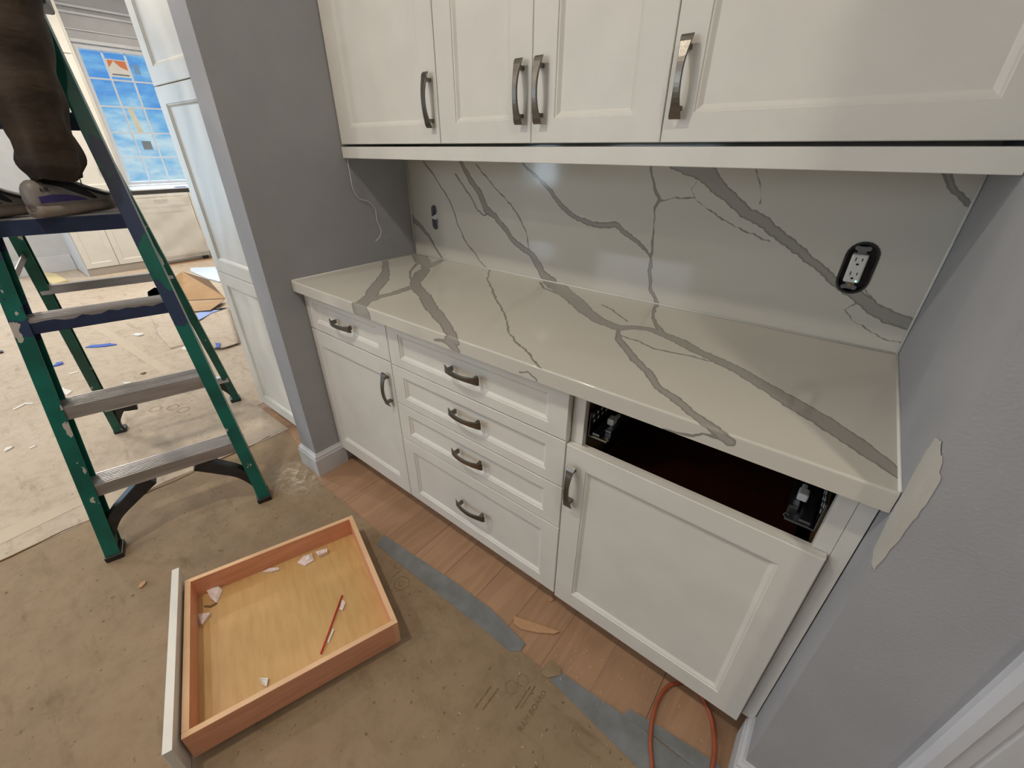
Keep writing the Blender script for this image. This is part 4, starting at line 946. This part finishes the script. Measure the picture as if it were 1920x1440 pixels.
litter('wh3', M['paper'], .0026, .006, 'paper_scrap', 'crumpled white scrap near the left picture edge beside the ladder', 'scrap')
litter('stick2', M['paper'], .0026, .003, 'paper_strip', 'thin curved sliver right of the crumpled white scrap', 'scrap')
litter('wh4', M['paper'], .0026, .010, 'paper_scrap', 'folded white scrap seen between the ladder rails, left of the paper sheets', 'scrap')
litter('wh5', M['paper'], .0026, .004, 'paper_strip', 'flat white sliver just above the second lowest ladder step', 'scrap')
litter('leaf', M['carddark'], .0026, .006, 'paper_scrap', 'small brown curled scrap on the floor behind the ladder', 'scrap')
litter('sc6', M['paper'], .0026, .003, 'paper_strip', 'thin pale splinter beside the rear ladder rail', 'scrap')
litter('dark', M['blackp'], .0026, .010, 'dark_scrap', 'small black scrap cut by the left picture edge', 'scrap')
litter('shell', M['woodchip'], .0028, .006, 'wall_anchor', 'small pale anchor lying on the floor left of the loose drawer', 'fixing')
bd = solo('wood_board', MB().prism(F['board'], .0026, .022), mat('raw_pine', (214, 198, 150), .6), 'short pale board lying on the floor against the far end panel', 'board', bevel=.001)
# small pale flecks nobody could count: sawdust
random.seed(12)
fl_ = MB()
for i in range(150):
    x = random.gauss(1.52, .26); y = random.uniform(-.55, .02) if random.random() < .5 else random.gauss(-.05, .08)
    if x > 1.8 or x < .55 or y > .09: continue
    if x < 1.0 and y < -.2: continue
    a_ = random.uniform(0, 3.14); l = random.uniform(.0006, .0036); w_ = random.uniform(.0003, .0008)
    ca, sa = math.cos(a_), math.sin(a_)
    z = .0048
    fl_.add([(x-l*ca-w_*sa, y-l*sa+w_*ca, z), (x-l*ca+w_*sa, y-l*sa-w_*ca, z), (x+l*ca+w_*sa, y+l*sa-w_*ca, z), (x+l*ca-w_*sa, y+l*sa+w_*ca, z)], [(0, 1, 2, 3)])
tag(solo('sawdust', fl_, mat('sawdust', (206, 184, 150), .9), 'pale sawdust flecks scattered over the floor', 'sawdust'), kind='stuff')

# orange cord
solo('extension_cord', MB().tube(smooth_path([(1.70, -.36, .0085), (1.685, -.20, .0085), (1.675, -.158, .0085), (1.650, -.108, .0085), (1.633, -.046, .0085), (1.631, .012, .0078), (1.645, .058, .0062), (1.679, .092, .0062), (1.712, .090, .0062), (1.739, .070, .0062), (1.763, .042, .0062), (1.784, -.008, .0072), (1.793, -.063, .0085), (1.79, -.18, .0085), (1.78, -.36, .0085)]), .0052, 10), M['cordm'],
     'orange cord looped on the floor below the right base cabinet', 'cord', smooth=True)

# sheets and flattened box on the far floor
def wavy(poly, z0, amp, seed, up=None):
    """a paper sheet: filled polygon, finely triangulated, gently rippled, with thickness"""
    bm = bmesh.new(); f = bm.faces.new([bm.verts.new((p[0], p[1], 0)) for p in poly])
    bmesh.ops.triangulate(bm, faces=[f]); bmesh.ops.subdivide_edges(bm, edges=bm.edges[:], cuts=6, use_grid_fill=True)
    mb = MB(); idx = {}
    for v in bm.verts:
        h = z0+amp*(.5+.5*math.sin(v.co.x*7+seed+2*math.sin(v.co.y*6)))
        if up: h += up(v.co.x, v.co.y)
        idx[v] = len(mb.v); mb.v.append((v.co.x, v.co.y, h))
    for f in bm.faces: mb.f.append(tuple(idx[v] for v in f.verts))
    bm.free(); return mb
def paper_obj(poly, z0, amp, seed, mt, label, up=None, name='paper_sheet', cat='paper'):
    o = solo(name, wavy(poly, z0, amp, seed, up), mt, label, cat, smooth=True)
    s_ = o.modifiers.new('thickness', 'SOLIDIFY'); s_.thickness = .0012; s_.offset = 1
    return o
paper_obj(F['paperL'], .0032, .003, 1, M['kraftC'], 'pale paper sheet on the floor, left of the right ladder rail, under the other sheet')
pr_ = paper_obj(F['paperR'], .012, .012, 2, M['kraftC'], 'pale wrinkled paper sheet on the floor in front of the opened cardboard box')
solo('tape_strip', MB().prism(F['blueT'], .0262, .0275), mat('washed_blue_tape', (150, 170, 222), .7), 'pale blue tape strip across the wrinkled paper sheet', 'tape')
solo('tape_piece', MB().prism(F['blueB'], .0258, .029), M['blue'], 'torn blue tape piece on the near edge of the wrinkled paper sheet', 'tape')
solo('paper_scrap', MB().prism(F['wisp'], .0026, .006), M['paper'], 'small rounded white scrap beside the right ladder rail', 'scrap')
solo('foam_board', MB().prism(F['whiteP'], .0026, .02), mat('pale_blue_board', (206, 220, 236), .5), 'pale bluish white board lying behind the opened cardboard box', 'board', bevel=.004)
# the box itself: creased kraft panels standing up from the floor
bxr = thing('cardboard_box', 'collapsed brown cardboard box on the floor behind the right ladder rail', 'box', (-3.4, .55, .003))
BX = BOXPTS
def quad(mb, a_, b_, c_, d_=None):
    n = len(mb.v); pts = [a_, b_, c_]+([d_] if d_ else []); mb.v += pts; mb.f.append(tuple(range(n, n+len(pts)))); return mb
def boxpart(name, faces, mt):
    mb = MB()
    for f in faces: quad(mb, *[BX[k] for k in f])
    o = part(name, mb, mt, bxr, recalc=False); s_ = o.modifiers.new('thickness', 'SOLIDIFY'); s_.thickness = .004; return o
boxpart('left_flap', [('apex', 'lt', 'lb', 'fold')], M['card'])
boxpart('right_flap', [('apex', 'fold', 'rb', 'rt')], M['card'])
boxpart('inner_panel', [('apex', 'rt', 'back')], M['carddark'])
boxpart('loose_flap', [('d1', 'd2', 'd3', 'd4')], M['card'])
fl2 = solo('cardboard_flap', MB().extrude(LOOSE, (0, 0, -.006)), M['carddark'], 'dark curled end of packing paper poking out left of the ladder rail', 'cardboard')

# ------------------------------------------------------------------ loose drawer on the floor
dwr = thing('drawer', 'loose maple drawer box with a white front lying on the floor', 'drawer', (.9295, -.3505, .0030), (math.radians(0), 0, math.radians(-18.1)))
# local frame: origin at the near right corner; x along the width (towards the front-right), y along the depth
DWID, DLEN, DH = .513, .541, .096
def place(mb, tilt=math.radians(-1.5)):
    m2 = MB(); m2.f = mb.f; c, s = math.cos(tilt), math.sin(tilt)
    m2.v = [(v[0], v[1]*c-v[2]*s, v[1]*s+v[2]*c) for v in mb.v]; return m2
# width runs -x (towards TR), length runs -y (towards the front panel)
t_ = .0155
part('left_side', place(MB().box(-DWID, -DWID+t_, -DLEN, 0, .0, DH)), M['drawer_side'], dwr, world=False, bevel=.001)
part('right_side', place(MB().box(-t_, 0, -DLEN, 0, .0, DH)), M['drawer_side'], dwr, world=False, bevel=.001)
part('back_panel', place(MB().box(-DWID+t_, -t_, -t_, 0, .0, DH)), M['drawer_side'], dwr, world=False, bevel=.001)
part('inner_front', place(MB().box(-DWID+t_, -t_, -DLEN, -DLEN+t_, .0, DH)), M['drawer_side'], dwr, world=False, bevel=.001)
part('bottom_panel', place(MB().box(-DWID+t_, -t_, -DLEN+t_, -t_, .010, .017)), M['drawer_bottom'], dwr, world=False)
ed = MB()
ed.box(-DWID+.0005, -DWID+t_-.0005, -DLEN, 0, DH, DH+.0006).box(-t_+.0005, -.0005, -DLEN, 0, DH, DH+.0006).box(-DWID+t_, -t_, -t_, 0, DH, DH+.0006).box(-DWID+t_, -t_, -DLEN, -DLEN+t_, DH, DH+.0006)
part('top_edge', place(ed), M['drawer_edge'], dwr, world=False)
dv_ = MB()
for k in range(6): dv_.box(-.0003, .0006, -t_, -.0005, .006+k*.015, .014+k*.015)
part('dovetail_joint', place(dv_), M['drawer_edge'], dwr, world=False)
fp = framed_panel(-DWID-.033, .033, .0, .130, 0, .0195, .057, .034)
fm = MB(); fm.f = fp.f; fm.v = [(v[0], -DLEN-.0195-.007+v[1], v[2]+.0) for v in fp.v]
fr_ = part('drawer_front', place(fm), M['cab'], dwr, world=False)
for xx in (-DWID+.03, -.055):
    part('front_clip', place(MB().box(xx, xx+.03, -DLEN-.0065, -DLEN-.0002, .012, .085)), M['steel'], fr_, world=False)

# things inside the drawer
ITEM_Z = .0225
def crumple(poly, z, h, seed):
    random.seed(seed); n = len(poly); cx = sum(p[0] for p in poly)/n; cy = sum(p[1] for p in poly)/n
    mb = MB(); mb.v = [(p[0], p[1], z+random.uniform(0, h)) for p in poly]+[((p[0]+cx)/2, (p[1]+cy)/2, z+random.uniform(.3, 1)*h) for p in poly]+[(cx, cy, z+.4*h)]
    mb.v += [(p[0], p[1], z-.0006) for p in poly]
    for i in range(n):
        j = (i+1) % n; mb.f += [(i, j, j+n, i+n), (i+n, j+n, 2*n), (i, 2*n+1+i, 2*n+1+j, j)]
    mb.f.append(tuple(2*n+1+i for i in range(n-1, -1, -1)))
    return mb
# the drawer floor rises towards its front, so each piece gets its own height
def dz(poly):
    cx = sum(p[0] for p in poly)/len(poly); cy = sum(p[1] for p in poly)/len(poly)
    q = Vector((cx-.9295, cy+.3505)); c, s = math.cos(math.radians(18.1)), math.sin(math.radians(18.1))
    ly = -( -q.x*s*-1*-1) if False else (q.x*(-math.sin(math.radians(-18.1)))+q.y*math.cos(math.radians(-18.1)))
    return .0030+.0172-ly*math.sin(math.radians(1.5))
def inside(key, h, seed, mt, name, label, cat, group=None):
    P = I[key]; z = dz(P)+.0016
    return solo(name, crumple(P, z, h, seed), mt, label, cat, group)
inside('p1', .010, 1, M['pink'], 'paper_label', 'triangular pinkish label at the near left corner inside the drawer', 'label')
inside('p2', .014, 2, M['pink'], 'paper_label', 'crumpled label at the far left corner inside the drawer', 'label')
inside('p3', .008, 3, M['pink'], 'paper_label', 'flat curled label by the middle of the far drawer side', 'label')
inside('p4', .016, 4, M['pink'], 'paper_label', 'crumpled ball of label paper by the far drawer side, left of two', 'label')
inside('p5', .014, 5, M['pink'], 'paper_label', 'crumpled label paper by the far drawer side, right of two', 'label')
inside('p6', .008, 6, M['white'], 'paper_label', 'clean white triangular label against the near drawer side', 'label')
inside('tag', .006, 7, M['pink'], 'paper_label', 'small oval pink label beside the top of the red stick', 'label')
inside('stick', .003, 8, M['paper'], 'paper_strip', 'pale splinter beside the lower end of the red stick', 'scrap')
inside('hair', .003, 9, M['carddark'], 'wood_splinter', 'thin brown bent splinter between the two labels at left in the drawer', 'scrap')
pz = dz(I['pen'])+.0055
pa, pb = [Vector((p[0], p[1], pz)) for p in I['pen']]
pa.z = dz([I['pen'][0]])+.0045; pb.z = dz([I['pen'][1]])+.0045
solo('red_stick', MB().tube([pa, pb], .0026, 8), M['red'], 'thin straight red stick lying in the drawer', 'stick', smooth=True)

# ------------------------------------------------------------------ step ladder
TH = 1.3006
LO = (-.0861, -.5862, .0030)
lad = thing('step_ladder', 'green fibreglass step ladder splashed with paint, standing in front of the far room', 'ladder', LO, (0, 0, TH))
# local: x = along the steps (right +), y = towards the rear, z up
def fl(sd, z, ins=0, off=0): return Vector((sd*(.2796-.07*z-ins), .2416*z+off, z))
def rl(sd, z, ins=0, off=0): return Vector((-.02+sd*(.300-.085*z-ins), 1.03-.31*z+off, z))
ZTOP = 1.74
def channel(fn, sd, w, dpt, t, z0, z1, flip=1):
    """C-section rail: web on the outside, flanges pointing inwards"""
    mb = MB()
    def ring(z, pts): return [tuple(fn(sd, z, i, o)) for i, o in pts]
    sec = [(0, 0), (w, 0), (w, t), (t, t), (t, dpt-t), (w, dpt-t), (w, dpt), (0, dpt)]
    n = 14
    mb.loft([ring(z0+(z1-z0)*k/n, sec) for k in range(n+1)])
    return mb
L_ = lambda name, mb, mt, par=lad, **kw: part(name, mb, mt, par, world=False, **kw)
for sd in (-1, 1):
    L_('front_rail', channel(fl, sd, .043, .078, .0045, .012, ZTOP), M['green'], bevel=.0012)
for sd in (-1, 1):
    r_ = L_('rear_rail', channel(rl, sd, .036, .045, .0045, .012, ZTOP-.02), M['greenback'], bevel=.0012)
def frontstep(k):
    z = .2924+(k-1)*.2905
    y0 = .2416*z+.004; hw = .2796-.07*z-.006
    mb = MB(); mb.box(-hw, hw, y0+.004, y0+.090, z-.004, z)
    mb.box(-hw, hw, y0, y0+.004, z-.048, z).box(-hw, hw, y0+.086, y0+.090, z-.040, z-.004)
    for r in range(7): mb.box(-hw, hw, y0+.008+r*.0115, y0+.012+r*.0115, z, z+.0022)
    return mb, z, y0, hw
for k in range(1, 6):
    mb, z, y0, hw = frontstep(k)
    s_ = L_('step', mb, M['alu'], bevel=.0008)
    if k in (3, 4, 5):
        ir = [(-hw+.002, y0-.0012, z-.047)]
        random.seed(k); top = [( -hw+.002+(2*hw-.004)*i/18, y0-.0012, z-.010+random.uniform(-.006, .006)) for i in range(19)]
        if k > 3: top = [(p[0], p[1], z-.001) for p in top]
        pts = [(-hw+.002, y0-.0012, z-.0475)]+top+[(hw-.002, y0-.0012, z-.0475)]
        L_('navy_paint', MB().extrude(pts, (0, .0010, 0)), M['navystep'], s_)
for (z, w_) in ((.20, .036), (.862, .036), (1.16, .034), (1.45, .03)):
    a_, b_ = rl(-1, z, .004, .006), rl(1, z, .004, .006)
    L_('rear_bar', MB().box(a_.x, b_.x, a_.y, a_.y+.030, z-w_, z), M['alu'], bevel=.002)
# black corner braces between bottom step and rails
def brace(fn, sd, zt, reach, depth, off=.022):
    foot = fn(sd, .030, .026, off); mid = fn(sd, .13, .036, off); top = fn(sd, zt, .03, off)
    end = Vector((top.x-sd*reach, top.y+.018, zt))
    path = smooth_path([foot, fn(sd, .08, .028, off), mid+Vector((-sd*.028, 0, .02)), (mid+end)/2+Vector((-sd*.012, 0, .012)), end], 4)
    rings = []
    for i, p in enumerate(path):
        t = i/(len(path)-1); w = .012+.015*t; h = depth/2
        q = path[min(i+1, len(path)-1)]-path[max(i-1, 0)]; q.y = 0; q.normalize(); nrm = Vector((-q.z, 0, q.x))
        rings.append([p+nrm*w-Vector((0, h, 0)), p-nrm*w-Vector((0, h, 0)), p-nrm*w+Vector((0, h, 0)), p+nrm*w+Vector((0, h, 0))])
    return MB().loft(rings)
for sd in (-1, 1):
    L_('corner_brace', brace(fl, sd, .236, .160, .050, .036), M['blackp'], bevel=.004)
    L_('corner_brace', brace(rl, sd, .145, .10, .030), M['blackp'], bevel=.004)
for fn, dpt in ((fl, .078), (rl, .05)):
    for sd in (-1, 1):
        a_ = fn(sd, 0, -.002, -.003); b_ = fn(sd, 0, .052, dpt+.003)
        L_('rubber_foot', MB().box(min(a_.x, b_.x), max(a_.x, b_.x), a_.y, b_.y, 0, .022), M['blackp'], bevel=.003)
# spreader bars
for sd in (-1, 1):
    a_ = fl(sd, 1.00, .020, .05); m_ = Vector(((fl(sd, 1.0).x+rl(sd, 1.0).x)/2, .50, .955)); b_ = rl(sd, 1.00, .020, .02)
    L_('spreader', MB().beam(a_, m_, (1, 0, 0), (0, 0, 1), .004, .024).beam(m_, b_, (1, 0, 0), (0, 0, 1), .004, .024), M['steel'])
L_('top_cap', MB().box(-.18, .18, .40, .56, ZTOP-.01, ZTOP+.04), M['blackp'], bevel=.008)

# ------------------------------------------------------------------ man standing on the fourth step
SZ = .2924+3*.2905+LO[2]+.0024      # world height of the tread
R_ = Matrix.Rotation(TH, 4, 'Z')
def Lw(x, y, z): v = R_ @ Vector((x, y, 0)); return Vector((LO[0]+v.x, LO[1]+v.y, z))
pc = Lw(0, .33, SZ)
man = thing('person', 'person in baggy brown work trousers and grey trainers standing on the ladder', 'person', tuple(pc), (0, 0, TH))
# local coordinates now: x along the step, y towards the rear, z above the tread
def skin_obj(name, verts, edges, radii, mt, parent, sub=2, extra=None):
    me = bpy.data.meshes.new(name); me.from_pydata(verts, edges, []); o = bpy.data.objects.new(name, me); COL.objects.link(o)
    md = o.modifiers.new('skin', 'SKIN'); md.use_smooth_shade = True
    for i, r in enumerate(radii):
        sv = me.skin_vertices[0].data[i]; sv.radius = r if isinstance(r, tuple) else (r, r); sv.use_root = (i == 0)
    sb = o.modifiers.new('sub', 'SUBSURF'); sb.levels = sub; sb.render_levels = sub
    me.materials.append(mt); o.parent = parent; MW[o.name] = mw(parent).copy()
    if extra: extra(o)
    return o
# pelvis at z ~ .93 ; near (right) foot at x .04, far (left) foot at x -.16
V = [(.02,.03,.93),(.01,.02,1.10),(.0,.02,1.27),(-.01,.03,1.40),(-.01,.05,1.46),(-.01,.06,1.51),(-.01,.075,1.58),(-.01,.08,1.63),
     (.09,.0,.86),(.090,-.035,.66),(.080,-.065,.47),(.065,-.075,.28),(.030,-.060,.10),
     (-.08,.02,.86),(-.12,-.02,.66),(-.15,-.055,.47),(-.165,-.07,.28),(-.160,-.05,.10),
     (.15,.04,1.37),(.20,.16,1.18),(.20,.33,1.15),(.19,.40,1.15),
     (-.17,.04,1.37),(-.24,.16,1.18),(-.24,.33,1.15),(-.23,.40,1.15)]
E_ = [(0,1),(1,2),(2,3),(3,4),(4,5),(5,6),(6,7),(0,8),(8,9),(9,10),(10,11),(11,12),(0,13),(13,14),(14,15),(15,16),(16,17),(3,18),(18,19),(19,20),(20,21),(3,22),(22,23),(23,24),(24,25)]
RR = [(.13,.10),(.12,.09),(.14,.10),(.10,.09),(.055,.055),(.055,.06),(.08,.095),(.06,.07),.08,.07,.055,.05,.034,.08,.07,.055,.05,.034,.055,.042,.032,.03,.055,.042,.032,.03]
skin_obj('body', V, E_, RR, M['skin'], man)
for sgn, bx0 in ((1, .19), (-1, -.23)):      # hands resting on the ladder top
    hv = [(bx0,.40,1.15),(bx0,.46,1.145)]; he = [(0,1)]; hr = [(.030,.018),(.036,.016)]
    for k in range(4):
        x0 = bx0-.027+.018*k; n = len(hv); ln = (.030,.036,.034,.026)[k]
        hv += [(x0,.475,1.145),(x0,.475+ln,1.135),(x0,.475+ln*1.6,1.115)]; he += [(1,n),(n,n+1),(n+1,n+2)]; hr += [.010,.009,.008]
    n = len(hv); hv += [(bx0-sgn*.036,.43,1.14),(bx0-sgn*.052,.465,1.13)]; he += [(0,n),(n,n+1)]; hr += [.011,.009]
    skin_obj('hand', hv, he, hr, M['skin'], man)
def folds(o):
    tx = bpy.data.textures.new('cloth_folds', 'CLOUDS'); tx.noise_scale = .10; tx.noise_depth = 2
    d = o.modifiers.new('folds', 'DISPLACE'); d.texture = tx; d.strength = .035; d.mid_level = .5; d.texture_coords = 'LOCAL'
def interp(tab, z):
    if z >= tab[0][0]: return tab[0][1:]
    for p0, p1 in zip(tab[:-1], tab[1:]):
        if z >= p1[0]:
            t = (p0[0]-z)/(p0[0]-p1[0]); t = t*t*(3-2*t)
            return tuple(u+(v-u)*t for u, v in zip(p0[1:], p1[1:]))
    return tab[-1][1:]
def pant_leg(mb, tab, z1, z0, seed, rows=70, n=40):
    """tab rows: z, centre x, centre y, half width x, half depth y; folds stack up towards the hem"""
    rings = []
    for r in range(rows+1):
        z = z1+(z0-z1)*r/rows
        cx, cy, rx, ry = interp(tab, z)
        low = max(0, min(1, (.42-z)/.30)); mid = math.exp(-((z-.50)/.12)**2)
        ring = []
        for k in range(n):
            a_ = 2*math.pi*k/n
            q = Vector((math.cos(a_)*1.3+seed, math.sin(a_)*1.3, z*11+.8*math.sin(a_+seed)))
            f = mnoise.noise(q)*(.13+.13*low)+mnoise.noise(q*2.1)*(.04+.06*low)
            f += low*.055*math.sin(z*62+2.2*math.sin(a_+seed)+1.5*math.sin(2*a_))+mid*.05*math.sin(z*48+2*math.sin(a_))
            dzz = .006*low*math.sin(3*a_+seed)
            ring.append((cx+rx*(1+f)*math.cos(a_), cy+ry*(1+f)*math.sin(a_), z+dzz))
        rings.append(ring)
    cx, cy, rx, ry = interp(tab, z0)        # hem turned in
    rings.append([(cx+(p[0]-cx)*.90, cy+(p[1]-cy)*.90, p[2]+.001) for p in rings[-1]])
    rings.append([(cx+(p[0]-cx)*.98, cy+(p[1]-cy)*.98, p[2]+.035) for p in rings[-1]])
    mb.loft(rings)
tm = MB()
pant_leg(tm, [(.95,.075,.02,.115,.125),(.84,.100,-.01,.112,.110),(.66,.095,-.045,.098,.095),(.50,.085,-.07,.084,.085),(.36,.076,-.078,.072,.076),(.22,.058,-.070,.072,.076),(.15,.046,-.060,.074,.080),(.11,.040,-.055,.062,.070)], .95, .106, 1.3)
pant_leg(tm, [(.95,-.05,.03,.115,.125),(.84,-.095,.0,.108,.110),(.66,-.125,-.03,.094,.092),(.46,-.155,-.065,.078,.078),(.30,-.170,-.08,.072,.072),(.19,-.170,-.06,.070,.074),(.13,-.160,-.045,.062,.066)], .95, .108, 4.1)
pant_leg(tm, [(1.0,.01,.025,.155,.125),(.90,.012,.025,.165,.135),(.84,.012,.025,.15,.125)], 1.0, .84, 7.7, rows=10)
part('trousers', tm, M['trousers'], man, world=False, smooth=True)
SV = [(.01,.025,.92),(.01,.02,1.10),(.0,.02,1.27),(-.01,.03,1.40),(.16,.04,1.37),(.215,.16,1.18),(-.18,.04,1.37),(-.255,.16,1.18)]
skin_obj('shirt', SV, [(0,1),(1,2),(2,3),(3,4),(4,5),(3,6),(6,7)], [(.165,.13),(.15,.115),(.165,.12),(.11,.10),.075,.062,.075,.062], M['shirt'], man, 3, folds)
skin_obj('hair', [(-.01,.055,1.60),(-.01,.06,1.67)], [(0,1)], [(.092,.10),(.075,.085)], M['hair'], man)

# trainers
def trainer(heel, toe, z0, lift, lab):
    """heel, toe: local points of the sole; returns nothing, adds a shoe part tree"""
    hx, hy = heel; tx_, ty = toe
    L = math.hypot(tx_-hx, ty-hy); ux, uy = (tx_-hx)/L, (ty-hy)/L; sx_, sy = uy, -ux      # side axis = towards the camera side
    def P(l, s, z): return (hx+ux*l*L+sx_*s, hy+uy*l*L+sy*s, z0+z)
    def width(l):
        tb = [(0,.020),(.04,.031),(.15,.036),(.3,.035),(.45,.037),(.62,.046),(.75,.047),(.87,.040),(.95,.028),(1.0,.012)]
        for (a0,w0),(a1,w1) in zip(tb[:-1], tb[1:]):
            if l <= a1: return w0+(w1-w0)*(l-a0)/(a1-a0)
        return .01
    def top(l):
        tb = [(0,.090),(.06,.106),(.18,.104),(.30,.110),(.42,.112),(.55,.094),(.68,.076),(.8,.066),(.9,.058),(.97,.048),(1.0,.036)]
        for (a0,w0),(a1,w1) in zip(tb[:-1], tb[1:]):
            if l <= a1: return w0+(w1-w0)*(l-a0)/(a1-a0)
        return .03
    ls = [0,.03,.08,.15,.25,.35,.45,.55,.65,.75,.83,.90,.95,.985,1.0]
    def shell(z_lo, z_hi_fn, grow, ls_=ls, n=16):
        rings = []
        for l in ls_:
            w = width(l)+grow; zt = z_hi_fn(l); zb = z_lo(l); ring = []
            for k in range(n):
                a_ = 2*math.pi*k/n; c, s = math.cos(a_), math.sin(a_)
                c_ = math.copysign(abs(c)**.6, c); s_ = math.copysign(abs(s)**.8, s)
                squeeze = 1-.30*max(0, s)**1.5
                ring.append(P(l, c_*w*squeeze, (zb+zt)/2+s_*(zt-zb)/2))
            rings.append(ring)
        return MB().loft(rings)
    toe_l = lambda l: .012*max(0, (l-.8)/.2)**1.5
    up = part('shoe', shell(lambda l: .018+toe_l(l), top, 0), M['shoe_white'], man, world=False, smooth=True)
    sole = part('sole', shell(lambda l: .0+toe_l(l), lambda l: .043+toe_l(l)-.012*max(0, (l-.4)), .004), M['shoe_sole'], up, world=False, smooth=True)
    # side panels, built a little proud of the shell on both sides
    def strip(name, top_pts, bot_pts, mt, grow=.0022):
        for sd in (1, -1):
            rings = []
            for (l, zt), (_, zb) in zip(top_pts, bot_pts):
                ring_o, ring_i = [], []
                def side(z):
                    zt_, zb_ = top(l), .018+toe_l(l); s = (z-(zb_+zt_)/2)/((zt_-zb_)/2); s = max(-.98, min(.98, s))
                    sn = math.copysign(abs(s)**(1/.8), s); c = math.sqrt(max(0, 1-sn*sn))**.6
                    return width(l)*c*(1-.30*max(0, sn)**1.5)
                for q in (0, .5, 1):
                    z = zb+(zt-zb)*q; ring_o.append(P(l, sd*(side(z)+grow), z))
                for q in (1, .5, 0):
                    z = zb+(zt-zb)*q; ring_i.append(P(l, sd*(side(z)-.003), z))
                rings.append(ring_o+ring_i)
            part(name, MB().loft(rings), mt, up, world=False)
    strip('purple_band', [(.03,.060),(.15,.064),(.30,.061),(.42,.053),(.50,.043)], [(.03,.042),(.15,.042),(.30,.042),(.42,.041),(.50,.040)], M['shoe_purple'])
    strip('black_side', [(.16,.101),(.28,.104),(.40,.100),(.50,.082),(.56,.062),(.60,.048)], [(.16,.093),(.28,.084),(.40,.066),(.50,.052),(.56,.044),(.60,.042)], M['shoe_black'])
    strip('toe_cap', [(.84,.058),(.92,.052),(.97,.042)], [(.84,.044),(.92,.038),(.97,.032)], M['shoe_black'])
    strip('swoosh_stripe', [(.52,.080),(.62,.068),(.72,.058),(.80,.053)], [(.52,.074),(.62,.059),(.72,.050),(.80,.050)], M['shoe_black'], .0026)
    lc = MB()
    for k in range(4):
        l = .48+.07*k; lc.tube([P(l, -.022, top(l)-.006), P(l, 0, top(l)+.002), P(l, .022, top(l)-.006)], .0022, 6)
    lc.tube([P(.42, .01, top(.42)), P(.46, .035, .118), P(.50, .047, .10), P(.48, .048, .08)], .0018, 6)
    part('laces', lc, M['shoe_black'], up, world=False, smooth=True)
    def lt(x, y, h):
        l = .115+x/L*1.0; z = .078+y
        zt_, zb_ = top(l), .018; s = (z-(zb_+zt_)/2)/((zt_-zb_)/2); s = max(-.95, min(.95, s)); sn = math.copysign(abs(s)**1.25, s); c = math.sqrt(1-sn*sn)**.6
        return P(l, width(l)*c*(1-.30*max(0, sn)**1.5)+.0012+h, z)
    part('lettering', text_mb('AIR', .017, .0008, lt), M['shoe_black'], up, world=False)
    return up
s1 = trainer((-.040, -.085), (.150, .115), .002, 0, 'near')
s2 = trainer((-.225, -.075), (-.055, .090), .002, 0, 'far')

# repeats share a group
GR = {'base_cabinet': 'white base cabinets', 'wall_cabinet': 'upper wall cabinets over the counter', 'countertop': 'countertops', 'paper_label': 'label scraps in the loose drawer',
      'paper_scrap': 'paper scraps on the floor', 'paper_strip': 'thin paper strips', 'floor_tape': 'grey tape strips on the floor', 'seam_tape': 'pale seam tape strips',
      'tape_scrap': 'blue tape scraps on the floor', 'tape_piece': 'blue tape pieces', 'floor_board': 'floor protection boards', 'paper_sheet': 'paper sheets by the cardboard box'}
for o in list(COL.objects):
    if o.parent is None and 'label' in o:
        n = o.name.split('.')[0]
        if n in GR: o['group'] = GR[n]
